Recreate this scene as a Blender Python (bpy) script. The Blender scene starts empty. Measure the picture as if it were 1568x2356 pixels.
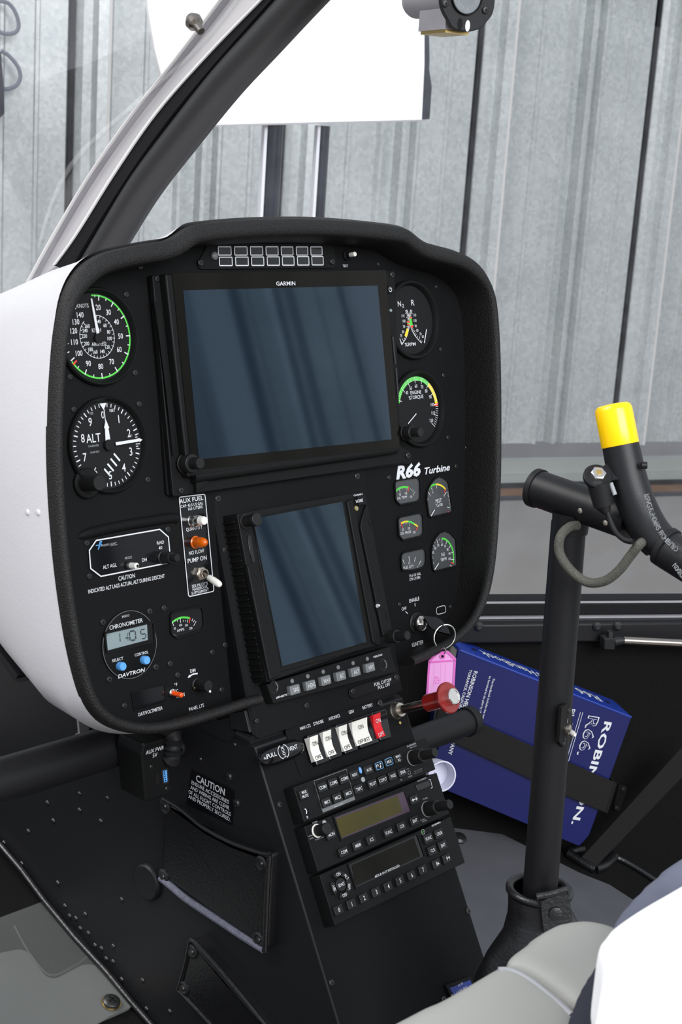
import bpy, math, random
from mathutils import Vector, Matrix
random.seed(7)
R=math.radians; PI=math.pi
sc=bpy.context.scene
COL=sc.collection
# ---------------------------------------------------------------- camera
S=1.1
CAM=Vector((-.826*S,-.80*S,1.55*S))
FPX=3364.06
yaw,pit,rol=.83836118,.23540973,-.06771987
cf=Vector((math.sin(yaw)*math.cos(pit),math.cos(yaw)*math.cos(pit),-math.sin(pit)))
cr=Vector((math.cos(yaw),-math.sin(yaw),0)); cd=cf.cross(cr)
cr2=math.cos(rol)*cr+math.sin(rol)*cd; cd2=-math.sin(rol)*cr+math.cos(rol)*cd
cam=bpy.data.cameras.new('camera'); co=bpy.data.objects.new('camera',cam); COL.objects.link(co)
co.matrix_world=Matrix(((cr2.x,-cd2.x,-cf.x,CAM.x),(cr2.y,-cd2.y,-cf.y,CAM.y),(cr2.z,-cd2.z,-cf.z,CAM.z),(0,0,0,1)))
cam.sensor_fit='VERTICAL'; cam.sensor_height=36; cam.lens=FPX/2356*36
cam.clip_start=.05; cam.clip_end=100
cam.dof.use_dof=True; cam.dof.focus_distance=1.36; cam.dof.aperture_fstop=24
sc.camera=co
# ---------------------------------------------------------------- light
sc.view_settings.view_transform='Standard'; sc.view_settings.look='None'
sc.view_settings.gamma=1; sc.view_settings.exposure=0; sc.view_settings.use_curve_mapping=False
w=bpy.data.worlds.new('world'); sc.world=w; w.use_nodes=True
nt=w.node_tree; bg=nt.nodes['Background']
tc=nt.nodes.new('ShaderNodeTexCoord'); sp=nt.nodes.new('ShaderNodeSeparateXYZ'); rp=nt.nodes.new('ShaderNodeValToRGB')
nt.links.new(tc.outputs['Generated'],sp.inputs[0]);
mr=nt.nodes.new('ShaderNodeMapRange'); mr.inputs[1].default_value=-1; mr.inputs[2].default_value=1
nt.links.new(sp.outputs['Z'],mr.inputs[0]); nt.links.new(mr.outputs[0],rp.inputs[0])
rp.color_ramp.elements[0].position=.42; rp.color_ramp.elements[0].color=(.20,.19,.185,1)
rp.color_ramp.elements[1].position=.62; rp.color_ramp.elements[1].color=(.80,.86,.97,1)
nt.links.new(rp.outputs[0],bg.inputs[0]); bg.inputs[1].default_value=.78
def area(name,loc,target,size,power,col=(1,1,1)):
    l=bpy.data.lights.new(name,'AREA'); l.shape='RECTANGLE'; l.size,l.size_y=size; l.energy=power; l.color=col
    o=bpy.data.objects.new(name,l); COL.objects.link(o); o.location=loc
    o.rotation_euler=(Vector(target)-Vector(loc)).to_track_quat('-Z','Y').to_euler(); return o
area('upper_left_key',(-2.4,2.0,5.0),(-.2,.4,1.4),(2.6,2.6),200,(1,.98,.97))  # key light added high at upper left to grade the hood
area('wall_fill',(-1.5,-5.0,4.2),(3.5,4.5,1.4),(4.5,3.0),470,(.96,.98,1))  # fill light added behind the camera to brighten the hangar wall
# ---------------------------------------------------------------- projection helpers
def ray(x,y): return cr2*((x-784)/FPX)+cd2*((y-1178)/FPX)+cf
class Pl:
    def __init__(s,o,X,U):
        s.o=Vector(o); s.X=Vector(X).normalized(); s.U=Vector(U).normalized(); s.N=s.X.cross(s.U).normalized(); s.U=s.N.cross(s.X)
    def hit(s,x,y,w=0):
        r=ray(x,y); t=((s.o-CAM).dot(s.N)+w)/r.dot(s.N); return CAM+r*t
    def mat(s,p):
        return Matrix(((s.X.x,s.U.x,s.N.x,p.x),(s.X.y,s.U.y,s.N.y,p.y),(s.X.z,s.U.z,s.N.z,p.z),(0,0,0,1)))
def W(x,y,z): return CAM+Vector((x,y,z))*S      # calibrated coordinates -> world
T1,T2,T3=.21383284,.32894278,.50709384
def tp(t,o): return Pl(o,(1,0,0),(0,math.sin(t),math.cos(t)))
PP=tp(T1,W(.81509,.79767,-.25057))
PG=tp(T2,W(.8236,.73578,-.43188))
PC=tp(T3,W(.8236,.73578,-.43188)-Vector((0,-math.cos(T3),math.sin(T3)))*.003)
XL=W(.738,0,0).x                                # left face of the console
PS=Pl((XL,0,1),(0,-1,0),(0,0,1))                # side wall of console, normal -X
XC=W(.8236,0,0).x
PX=Pl((XC,0,1),(0,-1,0),(0,0,1))                # centre plane, normal -X
# ---------------------------------------------------------------- materials
MT={}
def mat(name,col,rough=.5,metal=0,bump=0,bs=400,spec=.5,nz=0,ns=40,trans=0,coat=0,alpha=1,ior=1.5,emit=0,col2=None,stint=None):
    m=bpy.data.materials.new(name); m.use_nodes=True; n=m.node_tree.nodes; L=m.node_tree.links; b=n['Principled BSDF']
    b.inputs['Base Color'].default_value=(*col,1); b.inputs['Roughness'].default_value=rough; b.inputs['Metallic'].default_value=metal
    b.inputs['Specular IOR Level'].default_value=spec; b.inputs['IOR'].default_value=ior
    b.inputs['Transmission Weight'].default_value=trans; b.inputs['Coat Weight'].default_value=coat; b.inputs['Alpha'].default_value=alpha
    if stint: b.inputs['Specular Tint'].default_value=(*stint,1)
    if emit: b.inputs['Emission Color'].default_value=(*col,1); b.inputs['Emission Strength'].default_value=emit
    c=n.new('ShaderNodeTexCoord')
    t=n.new('ShaderNodeTexNoise'); t.inputs['Scale'].default_value=ns; t.inputs['Detail'].default_value=4
    L.new(c.outputs['Object'],t.inputs[0])
    x=n.new('ShaderNodeMix'); x.data_type='RGBA'; c2=col2 or tuple(v*(1+nz) for v in col); c1=tuple(v*(1-nz) for v in col) if not col2 else col
    x.inputs['A'].default_value=(*c1,1); x.inputs['B'].default_value=(*c2,1)
    L.new(t.outputs[0],x.inputs['Factor']); L.new(x.outputs['Result'],b.inputs['Base Color'])
    if bump:
        t2=n.new('ShaderNodeTexNoise'); t2.inputs['Scale'].default_value=bs; t2.inputs['Detail'].default_value=2; L.new(c.outputs['Object'],t2.inputs[0])
        u=n.new('ShaderNodeBump'); u.inputs['Strength'].default_value=bump; u.inputs['Distance'].default_value=.001
        L.new(t2.outputs[0],u.inputs['Height']); L.new(u.outputs[0],b.inputs['Normal'])
    MT[name]=m; return m
mat('panel_black',(.0048,.0049,.0052),.62,bump=.25,bs=1800,spec=.12,nz=.15)
mat('bezel_black',(.0055,.0056,.0057),.5,bump=.12,bs=2500,spec=.16,nz=.1)
mat('matte_black',(.006,.006,.007),.75,spec=.2,bump=.1,bs=900)
mat('gloss_black',(.005,.005,.006),.12,spec=.5)
mat('hood_pad',(.0085,.008,.0078),.5,bump=.9,bs=900,spec=.3,nz=.25,ns=300)
mat('hood_white',(.63,.62,.635),.45,bump=.12,bs=350,nz=.02)
mat('white_print',(.62,.63,.65),.6,nz=.05)
mat('grey_print',(.30,.31,.32),.6,nz=.05)
mat('green_print',(.07,.55,.05),.6,nz=.05)
mat('yellow_print',(.72,.58,.03),.6,nz=.05)
mat('red_print',(.75,.04,.03),.5,nz=.05)
mat('blue_print',(.10,.38,.75),.5,nz=.05)
mat('dial_black',(.008,.008,.009),.6,spec=.2)
mat('dial_grey',(.05,.052,.055),.28,spec=.6,nz=.3,ns=60)
mat('screen_blue',(.004,.008,.014),.035,spec=.66,stint=(.5,.76,1.0),nz=.1,ns=8)
mat('screen_black',(.003,.003,.003),.08,spec=.16,stint=(1,.9,.75))
mat('lcd_grey',(.20,.25,.26),.3,nz=.15,ns=60)
mat('lcd_dark',(.03,.04,.045),.4)
mat('lcd_olive',(.012,.011,.006),.2,spec=.6,stint=(1,.9,.4),col2=(.055,.046,.008),ns=18)
mat('lcd_plum',(.05,.03,.05),.3)
mat('knob_black',(.010,.010,.010),.45,bump=.15,bs=3000,spec=.3)
mat('screw_black',(.012,.012,.012),.35,spec=.7)
mat('white_plastic',(.74,.72,.66),.3,spec=.5,nz=.02)
mat('grey_key',(.14,.147,.15),.45,nz=.05)
mat('chrome',(.75,.73,.70),.18,metal=1,nz=.05)
mat('steel',(.30,.27,.24),.28,metal=1,nz=.1,ns=200)
mat('nickel',(.62,.56,.48),.35,metal=1,nz=.05)
mat('brass',(.72,.52,.20),.3,metal=1)
mat('red_anodised',(.24,.008,.006),.3,spec=.6,nz=.1,coat=.3)
mat('red_rocker',(.62,.012,.02),.3,nz=.05)
mat('amber',(.75,.13,.0),.12,spec=.7,nz=.5,ns=600,trans=.25)
mat('orange_tip',(.85,.09,.01),.35)
mat('key_blue',(.10,.33,.72),.4,nz=.03)
mat('pink',(.88,.20,.66),.22,alpha=.86,nz=.05)
mat('pink_light',(.90,.42,.78),.3,nz=.05)
mat('clear_cup',(.80,.80,.92),.25,alpha=.72,nz=.03)
mat('side_black',(.0095,.0097,.0108),.45,bump=.12,bs=1200,spec=.35,nz=.2,ns=8)
mat('tube_black',(.008,.008,.009),.45,spec=.28,bump=.05,bs=900)
mat('leather_black',(.006,.006,.0065),.33,spec=.6,bump=.3,bs=380,nz=.2,ns=120)
mat('seam_grey',(.13,.13,.17),.5,bump=.6,bs=700,nz=.5,ns=250)
mat('leather_grey',(.33,.33,.305),.55,bump=.08,bs=700,nz=.04,ns=15)
mat('leather_seam',(.36,.365,.38),.6)
mat('sunlit_white',(.93,.93,.93),.8)  # white base colour stands in for glaring sunlight on the seat
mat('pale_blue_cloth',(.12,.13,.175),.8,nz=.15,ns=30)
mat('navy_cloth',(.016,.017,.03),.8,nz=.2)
mat('cover_blue',(.0045,.0075,.08),.4,bump=.06,bs=900,spec=.45,nz=.12,ns=10)
mat('cover_blue_spine',(.012,.035,.25),.35,spec=.5,nz=.08,ns=30)
mat('carpet',(.007,.0068,.0065),.95,bump=1,bs=1500,spec=.1,nz=.5,ns=500)
mat('floor_grey',(.065,.066,.075),.6,bump=.2,bs=1500,nz=.2,ns=25)
mat('mat_plastic',(.17,.18,.17),.4,alpha=.22,spec=.5,nz=.15,ns=10)
mat('strap_black',(.009,.0085,.0085),.7,bump=.4,bs=900,spec=.2)
mat('mat_sheet',(.15,.15,.147),.5,alpha=.9,nz=.12,ns=8)
mat('post_paint',(.02,.0195,.02),.38,spec=.6,bump=.04,bs=900)
mat('seal_black',(.004,.004,.006),.6)
mat('rib_light',(.72,.70,.68),.4)
mat('yellow_cap',(1.0,.60,.0),.25,spec=.5,nz=.02)
mat('braid',(.07,.068,.055),.6,bump=1,bs=1300,nz=.4,ns=500)
mat('rubber',(.008,.008,.0085),.6,spec=.3)
mat('frame_white',(.58,.56,.56),.45,nz=.03)
mat('alu_grey',(.33,.32,.34),.42,metal=.3,nz=.08)
mat('compass_face',(.16,.18,.19),.5,nz=.3,ns=80)
mat('concrete',(.27,.25,.235),.5,bump=.1,bs=30,nz=.14,ns=1.2)
mat('rust_strip',(.20,.10,.05),.8,nz=.5,ns=6)
mat('board_white',(1.0,1.0,1.0),.6)
mat('post_dark',(.016,.018,.028),.15,spec=.7)
mat('post_highlight',(.75,.75,.8),.4)
mat('dark_edge',(.03,.032,.045),.7,nz=.3)
mat('rail_grey',(.36,.385,.36),.55,nz=.06,ns=4)
mat('cable_grey',(.20,.22,.27),.6)
def galv():
    m=mat('galvanised',(.42,.45,.46),.42,metal=.35,nz=0)
    n=m.node_tree.nodes; L=m.node_tree.links; b=n['Principled BSDF']; c=n.new('ShaderNodeTexCoord')
    v=n.new('ShaderNodeTexVoronoi'); v.inputs['Scale'].default_value=55; L.new(c.outputs['Object'],v.inputs[0])
    t=n.new('ShaderNodeTexNoise'); t.inputs['Scale'].default_value=3; t.inputs['Detail'].default_value=6; L.new(c.outputs['Object'],t.inputs[0])
    a=n.new('ShaderNodeMix'); a.data_type='RGBA'; a.inputs['A'].default_value=(.44,.47,.47,1); a.inputs['B'].default_value=(.70,.73,.72,1)
    mm=n.new('ShaderNodeMath'); mm.operation='ADD'; L.new(t.outputs[0],mm.inputs[0])
    m2=n.new('ShaderNodeMath'); m2.operation='MULTIPLY_ADD'; m2.inputs[1].default_value=.6; m2.inputs[2].default_value=-.30
    L.new(v.outputs['Color'],m2.inputs[0]); L.new(m2.outputs[0],mm.inputs[1]); L.new(mm.outputs[0],a.inputs['Factor']); L.new(a.outputs['Result'],b.inputs['Base Color'])
galv()
def glass():
    m=bpy.data.materials.new('windshield_glass'); m.use_nodes=True; n=m.node_tree.nodes; L=m.node_tree.links; n.clear()
    o=n.new('ShaderNodeOutputMaterial'); t=n.new('ShaderNodeBsdfTransparent'); g=n.new('ShaderNodeBsdfGlossy'); x=n.new('ShaderNodeMixShader')
    g.inputs['Roughness'].default_value=.02; f=n.new('ShaderNodeMath'); f.operation='MULTIPLY'; f.inputs[1].default_value=.16; ff=n.new('ShaderNodeFresnel'); ff.inputs[0].default_value=1.45; L.new(ff.outputs[0],f.inputs[0])
    dd=n.new('ShaderNodeBsdfDiffuse'); dd.inputs[0].default_value=(.8,.82,.86,1); x2=n.new('ShaderNodeMixShader')
    c=n.new('ShaderNodeTexCoord'); q=n.new('ShaderNodeTexNoise'); q.inputs['Scale'].default_value=5; q.inputs['Detail'].default_value=8; q.inputs['Roughness'].default_value=.7
    L.new(c.outputs['Object'],q.inputs[0]); r=n.new('ShaderNodeMapRange'); r.inputs[1].default_value=.45; r.inputs[2].default_value=.8; r.inputs[3].default_value=.02; r.inputs[4].default_value=.14
    L.new(q.outputs[0],r.inputs[0]); L.new(r.outputs[0],x2.inputs[0]); L.new(t.outputs[0],x2.inputs[1]); L.new(dd.outputs[0],x2.inputs[2])
    L.new(f.outputs[0],x.inputs[0]); L.new(x2.outputs[0],x.inputs[1]); L.new(g.outputs[0],x.inputs[2]); L.new(x.outputs[0],o.inputs[0]); MT['glass']=m
glass()
# ---------------------------------------------------------------- mesh builder
def ar(p): return sum(p[i][0]*p[(i+1)%len(p)][1]-p[(i+1)%len(p)][0]*p[i][1] for i in range(len(p)))/2
def inset(p,d):
    n=len(p); sg=1 if ar(p)>0 else -1; out=[]
    for i in range(n):
        a,b,c=p[i-1],p[i],p[(i+1)%n]
        e1=(b[0]-a[0],b[1]-a[1]); e2=(c[0]-b[0],c[1]-b[1]); l1=math.hypot(*e1) or 1e-9; l2=math.hypot(*e2) or 1e-9
        n1=(-e1[1]/l1*sg,e1[0]/l1*sg); n2=(-e2[1]/l2*sg,e2[0]/l2*sg); m=(n1[0]+n2[0],n1[1]+n2[1]); q=m[0]*n1[0]+m[1]*n1[1]
        q=max(q,.35); out.append((b[0]+m[0]*d/q,b[1]+m[1]*d/q))
    return out
def rnd(p,r,k=4):
    n=len(p); out=[]; sg=1
    for i in range(n):
        rr=r[i] if isinstance(r,(list,tuple)) else r
        b=Vector(p[i]); a=Vector(p[i-1]); c=Vector(p[(i+1)%n])
        if rr<=0: out.append(tuple(b)); continue
        u=(a-b); v=(c-b); t=min(rr,u.length*.49,v.length*.49); s=b+u.normalized()*t; e=b+v.normalized()*t
        for j in range(k+1):
            f=j/k; q=s*(1-f)**2+b*2*f*(1-f)+e*f*f; out.append((q.x,q.y))
    return out
def rect(cx,cy,w,h,r=0,k=4):
    p=[(cx-w/2,cy-h/2),(cx+w/2,cy-h/2),(cx+w/2,cy+h/2),(cx-w/2,cy+h/2)]
    return rnd(p,r,k) if r else p
def circ(cx,cy,r,n=40): return [(cx+r*math.cos(2*PI*i/n),cy+r*math.sin(2*PI*i/n)) for i in range(n)]
FC=bpy.data.curves.new('lettering','FONT'); FO=bpy.data.objects.new('lettering',FC)
TC={}
def glyphs(s,bold,shear=0):
    bold=round(bold*.4,4) if bold>0 else bold
    k=(s,bold,shear)
    if k in TC: return TC[k]
    FC.body=s; FC.resolution_u=2; FC.offset=bold; FC.shear=shear; FC.size=1; FC.fill_mode='FRONT' if hasattr(FC,'fill_mode') else None
    me=bpy.data.meshes.new_from_object(FO); v=[(q.co.x,q.co.y) for q in me.vertices]; f=[tuple(p.vertices) for p in me.polygons]; bpy.data.meshes.remove(me)
    TC[k]=(v,f); return TC[k]
FC.dimensions='2D'
COL.objects.link(FO)
hv=glyphs('H',0)[0]; CAPH=max(q[1] for q in hv)
class MB:
    def __init__(s): s.v=[];s.f=[];s.m=[];s.ms=[];s.sm=True
    def mi(s,m):
        if m not in s.ms: s.ms.append(m)
        return s.ms.index(m)
    def add(s,vs,fs,m,M=None):
        k=len(s.v); s.v+=[tuple(M@Vector(q)) if M else tuple(q) for q in vs]; i=s.mi(m)
        for f in fs: s.f.append(tuple(a+k for a in f)); s.m.append(i)
        return s
    def box(s,x0,x1,y0,y1,z0,z1,m,M=None,ch=0):
        return s.prism([(x0,y0),(x1,y0),(x1,y1),(x0,y1)],z0,z1,m,ch=ch,M=M)
    def prism(s,p,z0,z1,m,ch=0,M=None,top=None):
        if ar(p)<0: p=p[::-1]
        n=len(p); rings=[[(a,b,z0) for a,b in p]]
        if ch:
            for j in range(4):
                t=j/3*PI/2; q=inset(p,ch*(1-math.cos(t))); rings.append([(a,b,z1-ch+ch*math.sin(t)) for a,b in q])
        else: rings.append([(a,b,z1) for a,b in p])
        vs=[q for r in rings for q in r]; fs=[tuple(range(n))[::-1]]
        for r in range(len(rings)-1):
            for i in range(n): j=(i+1)%n; fs.append((r*n+i,r*n+j,(r+1)*n+j,(r+1)*n+i))
        k=(len(rings)-1)*n; s.add(vs,fs,m,M); s.add(rings[-1],[tuple(range(n))],top or m,M); return s
    def flat(s,p,z,m,M=None):
        if ar(p)<0: p=p[::-1]
        return s.add([(a,b,z) for a,b in p],[tuple(range(len(p)))],m,M)
    def line(s,p,t,z,m,h=0,M=None):         # closed outline strip
        a=inset(p,-t/2); b=inset(p,t/2); n=len(p); vs=[(x,y,z+h) for x,y in a]+[(x,y,z+h) for x,y in b]
        return s.add(vs,[(i,(i+1)%n,n+(i+1)%n,n+i) for i in range(n)],m,M)
    def ringp(s,po,pi,z0,z1,m):              # wall with a hole, same counts
        n=len(po); vs=[(x,y,z0) for x,y in po]+[(x,y,z1) for x,y in po]+[(x,y,z1) for x,y in pi]+[(x,y,z0) for x,y in pi]; fs=[]
        for i in range(n):
            j=(i+1)%n
            for r in range(3): fs.append((r*n+i,r*n+j,(r+1)*n+j,(r+1)*n+i))
        return s.add(vs,fs,m)
    def seg(s,a,b,t,z,m,M=None):
        a=Vector(a[:2]);b=Vector(b[:2]); d=(b-a).normalized(); q=Vector((-d.y,d.x))*t/2
        return s.add([(*(a+q),z),(*(a-q),z),(*(b-q),z),(*(b+q),z)],[(0,1,2,3)],m,M)
    def arc(s,c,r0,r1,a0,a1,z,m,n=40,sx=1):     # angles clockwise from top
        k=max(2,int(abs(a1-a0)/360*n*2)+1); vs=[];fs=[]
        for i in range(k+1):
            t=R(a0+(a1-a0)*i/k)
            for r in (r0,r1): vs.append((c[0]+r*math.sin(t)*sx,c[1]+r*math.cos(t),z))
        for i in range(k): fs.append((2*i,2*i+1,2*i+3,2*i+2))
        return s.add(vs,fs,m)
    def tick(s,c,a,r0,r1,t,z,m):
        u=(math.sin(R(a)),math.cos(R(a))); return s.seg((c[0]+u[0]*r0,c[1]+u[1]*r0),(c[0]+u[0]*r1,c[1]+u[1]*r1),t,z,m)
    def text(s,t,cx,cy,h,z,m,wd=None,bold=0,shear=0,rot=0,al='C',M=None):
        v,f=glyphs(t,bold,shear)
        if not v: return s
        x0=min(q[0] for q in v);x1=max(q[0] for q in v); k=h/CAPH; kx=wd/(x1-x0) if wd else k*.82
        ox={'C':(x0+x1)/2,'L':x0,'R':x1}[al]; c,sn=math.cos(rot),math.sin(rot); vs=[]
        for a,b in v:
            a=(a-ox)*kx; b=(b-CAPH/2)*k; vs.append((cx+a*c-b*sn,cy+a*sn+b*c,z))
        return s.add(vs,f,m,M)
    def lathe(s,pr,m,c=(0,0),n=32,M=None,knurl=None,caps=True):
        vs=[];fs=[]
        for k,(r,z) in enumerate(pr):
            for i in range(n):
                rr=r
                if knurl and k in knurl[0]: rr=r*(1-knurl[1]*(i%2))
                a=2*PI*i/n; vs.append((c[0]+rr*math.cos(a),c[1]+rr*math.sin(a),z))
        for k in range(len(pr)-1):
            for i in range(n): j=(i+1)%n; fs.append((k*n+i,k*n+j,(k+1)*n+j,(k+1)*n+i))
        if caps: fs.append(tuple(range(n))[::-1]); fs.append(tuple((len(pr)-1)*n+i for i in range(n)))
        return s.add(vs,fs,m,M)
    def tube(s,pts,r,m,n=16,closed=False,caps=True,flat=None):
        pts=[Vector(p) for p in pts]; N=len(pts); up=None; vs=[];fs=[]
        for i,p in enumerate(pts):
            if closed: d=(pts[(i+1)%N]-pts[i-1])
            else: d=pts[min(i+1,N-1)]-pts[max(i-1,0)]
            if d.length<1e-9: d=pts[min(i+2,N-1)]-pts[max(i-2,0)]
            d.normalize()
            if up is None: up=d.orthogonal().normalized()
            up=(up-d*up.dot(d)).normalized(); b=d.cross(up); rr=r[i] if isinstance(r,(list,tuple)) else r
            for k in range(n):
                a=2*PI*k/n; vs.append(tuple(p+up*math.cos(a)*rr+b*math.sin(a)*rr*(flat or 1)))
        for i in range(N if closed else N-1):
            for k in range(n): i2=(i+1)%N; k2=(k+1)%n; fs.append((i*n+k,i*n+k2,i2*n+k2,i2*n+k))
        if caps and not closed: fs.append(tuple(range(n))[::-1]); fs.append(tuple((N-1)*n+k for k in range(n)))
        return s.add(vs,fs,m)
    def loft(s,rings,m,capa=True,capb=True,closed=True):
        n=len(rings[0]); vs=[tuple(q) for r in rings for q in r]; fs=[]
        for r in range(len(rings)-1):
            for i in range(n if closed else n-1): j=(i+1)%n; fs.append((r*n+i,r*n+j,(r+1)*n+j,(r+1)*n+i))
        if capa: fs.append(tuple(range(n))[::-1])
        if capb: fs.append(tuple((len(rings)-1)*n+i for i in range(n)))
        return s.add(vs,fs,m)
    def build(s,name,parent=None,ang=.6,smooth=True):
        me=bpy.data.meshes.new(name); me.from_pydata(s.v,[],s.f)
        for m in s.ms: me.materials.append(MT[m])
        me.polygons.foreach_set('material_index',s.m)
        me.validate(); me.update()
        import bmesh
        bm=bmesh.new(); bm.from_mesh(me); bmesh.ops.recalc_face_normals(bm,faces=bm.faces) if s.sm else None; bm.to_mesh(me); bm.free()
        if smooth:
            me.polygons.foreach_set('use_smooth',[True]*len(me.polygons)); me.set_sharp_from_angle(angle=ang)
        o=bpy.data.objects.new(name,me); COL.objects.link(o)
        if parent: o.parent=parent
        return o
def flatb(name,mb,parent):                       # printed lettering and marks: keep facing outwards
    mb.sm=False; return mb.build(name,parent,smooth=False)
def tag(o,label=None,cat=None,group=None,kind=None):
    if label:o['label']=label
    if cat:o['category']=cat
    if group:o['group']=group
    if kind:o['kind']=kind
    return o
def spline(P,k=8,closed=False):
    P=[Vector(p) for p in P]; n=len(P); out=[]
    for i in range(n if closed else n-1):
        g=(lambda j:P[j%n]) if closed else (lambda j:P[max(0,min(n-1,j))])
        a,b,c,d=g(i-1),g(i),g(i+1),g(i+2)
        for j in range(k):
            t=j/k; out.append(.5*((2*b)+(c-a)*t+(2*a-5*b+4*c-d)*t*t+(3*b-a-3*c+d)*t**3))
    if not closed: out.append(P[-1])
    return out
class Dev:
    def __init__(s,name,label,cat,pl,px,py,w=0,group=None,kind=None,parent=None):
        s.pl=pl; s.w0=w; s.p=pl.hit(px,py,w); e=bpy.data.objects.new(name,None); e.empty_display_size=.01; COL.objects.link(e)
        e.matrix_world=pl.mat(s.p); s.e=e; tag(e,label,cat,group,kind); s.T=MB(); s.n=0
    def uv(s,px,py,w=0):
        q=s.pl.hit(px,py,s.w0+w)-s.p; return (q.dot(s.pl.X),q.dot(s.pl.U))
    def poly(s,P,w=0): return [s.uv(a,b,w) for a,b in P]
    def k(s,px,py,w=0):                            # metres of in-plane height per vertical pixel here
        a=s.uv(px,py,w);b=s.uv(px,py-10,w); return (b[1]-a[1])/10
    def txt(s,t,a,b,hp,w=.0003,m='white_print',bold=.012,shear=0,rot=None,T=None):
        a2=s.uv(*a,w);b2=s.uv(*b,w); h=hp*s.k(a[0],a[1],w); wd=math.hypot(b2[0]-a2[0],b2[1]-a2[1]); r=0 if rot is None else math.atan2(b2[1]-a2[1],b2[0]-a2[0])
        cx=(a2[0]+b2[0])/2; cy=(a2[1]+b2[1])/2+h/2
        if rot is not None: cx=(a2[0]+b2[0])/2-math.sin(r)*h/2; cy=(a2[1]+b2[1])/2+math.cos(r)*h/2
        (T or s.T).text(t,cx,cy,h,w,m,wd=wd,bold=bold,shear=shear,rot=r)
        if getattr(s,'sep',False): flatb('lettering',s.T,s.e); s.T=MB()
        return s
    def done(s,name='lettering'):
        if s.T.v: flatb(name,s.T,s.e); s.T=MB()
        return s.e
def screw(d,px,py,rp=7,w=0,m='screw_black',name='screw',hex_=False):
    x,y=d.uv(px,py,w); r=rp*d.k(px,py,w); b=MB()
    b.lathe([(r,w),(r,w+r*.35),(r*.8,w+r*.55),(r*.45,w+r*.6)],m,(x,y),20)
    if hex_: b.lathe([(r*.45,w+r*.6),(r*.42,w+r*.15)],'matte_black',(x,y),6)
    else:
        a=random.random()*PI
        for q in (a,a+PI/2):
            M=Matrix.Translation((x,y,w+r*.605))@Matrix.Rotation(q,4,'Z'); b.box(-r*.55,r*.55,-r*.1,r*.1,-r*.01,r*.02,'matte_black',M=M)
    return b.build(name,d.e)
def knob(d,px,py,w,specs,name='knob',m='knob_black',n=48):
    """specs: list of (radius_px, height) stacked"""
    x,y=d.uv(px,py,w); k=d.k(px,py,w); b=MB(); z=w
    for rp,h,kn in specs:
        r=rp*k; pr=[(r,z),(r,z+h*.85),(r*.93,z+h)]
        b.lathe(pr,m,(x,y),n,knurl=((0,1),kn) if kn else None); z+=h
    return b.build(name,d.e,ang=.5)
def Z(ox,oy,s): return lambda x,y:(ox+x/s,oy+y/s)
z1=Z(130,480,3.647);z2=Z(400,490,3.136);z3=Z(850,560,4.7125);z4=Z(130,900,3.647);z5=Z(130,1380,3.647);z6=Z(470,1060,3.647);z7=Z(850,1050,4.9);z8=Z(400,1080,7.3625)
c1=Z(580,1440,3.0154);c2=Z(640,1700,3.7333);c3=Z(0,1640,2.45);c4=Z(960,1360,2.5789);c5=Z(1180,880,4.0412);k5=Z(860,1360,7.127);k6=Z(290,1640,4.7515);k8=Z(1040,1360,2.97)
q3=Z(860,600,8.711);q7=Z(880,1080,8.711);c6=Z(640,1900,1.6897);b3=Z(1020,2000,2.8613);c8=Z(1100,1600,3.3504)
# ================================================================ the hangar
def struct(name,mb,**k):
    o=mb.build(name,**k); o['kind']='structure'; return o
wa=W(5.892,4.288,-1.55); wb=W(6.929,3.795,-1.55); wa.z=wb.z=0
WD=(wb-wa).normalized()                          # along the hangar door, to the right
PW=Pl(wa,WD,(0,0,1))                             # hangar door plane, normal towards the helicopter
def corr(x0,x1,pitch,ph,z0,z1,prof):
    """corrugated sheet in local x / depth, extruded in height"""
    pts=[];k=math.floor((x0-ph)/pitch)
    while ph+k*pitch<x1:
        for u,d in prof:
            x=ph+(k+u)*pitch
            if x0<=x<=x1: pts.append((x,d))
        k+=1
    return pts
PROF0=[(0,-.02),(.012,-.02),(.014,.0),(.03,.022),(.085,.026),(.10,.062),(.155,.066),(.18,.012),(.19,.004),(.33,.004),(.34,.009),(.36,.009),(.37,.004),(.49,.006),(.505,.016),(.52,-.030),(.60,-.034),(.615,.012),(.63,.012),(.645,-.018),(.675,-.018),(.69,.014),(.71,.006),(.84,.004),(.85,.010),(.865,.010),(.875,.004),(.985,.004),(.999,-.02)]
PROF=[(0,-.02),(.02,-.02),(.022,.0),(.05,.03),(.09,.030),(.105,.085),(.15,.090),(.175,.012),(.19,.004),(.33,.004),(.335,.016),(.35,.016),(.355,.004),(.485,.006),(.50,.030),(.515,.030),(.53,-.040),(.60,-.040),(.612,.030),(.632,.030),(.645,-.025),(.675,-.025),(.69,.022),(.705,.022),(.715,.006),(.84,.004),(.845,.016),(.86,.016),(.865,.004),(.985,.004),(.999,-.02)]
def sheet(pl,x0,x1,pitch,ph,z0,z1,M0='galvanised'):
    p=corr(x0,x1,pitch,ph,z0,z1,PROF); b=MB(); n=len(p); vs=[]
    for z in (z0,z1):
        for x,d in p: vs.append(tuple(pl.o+pl.X*x+pl.N*d+Vector((0,0,z))))
    b.add(vs,[(i,i+1,n+i+1,n+i) for i in range(n-1)],M0)
    q=[]                                        # back of the sheet, so that it has thickness
    for z in (z0,z1):
        for x in (p[0][0],p[-1][0]): q.append(tuple(pl.o+pl.X*x-pl.N*.06+Vector((0,0,z))))
    b.add(q,[(1,0,2,3)],'dark_edge'); b.sm=False
    return b
def wx(px,py): q=PW.hit(px,py)-PW.o; return q.dot(PW.X)
s0,s1,s2,s3=wx(159,0),wx(660,300),wx(1085,300),wx(1490,300)
PITCH=(wx(1483,300)-wx(1085,300))
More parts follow.
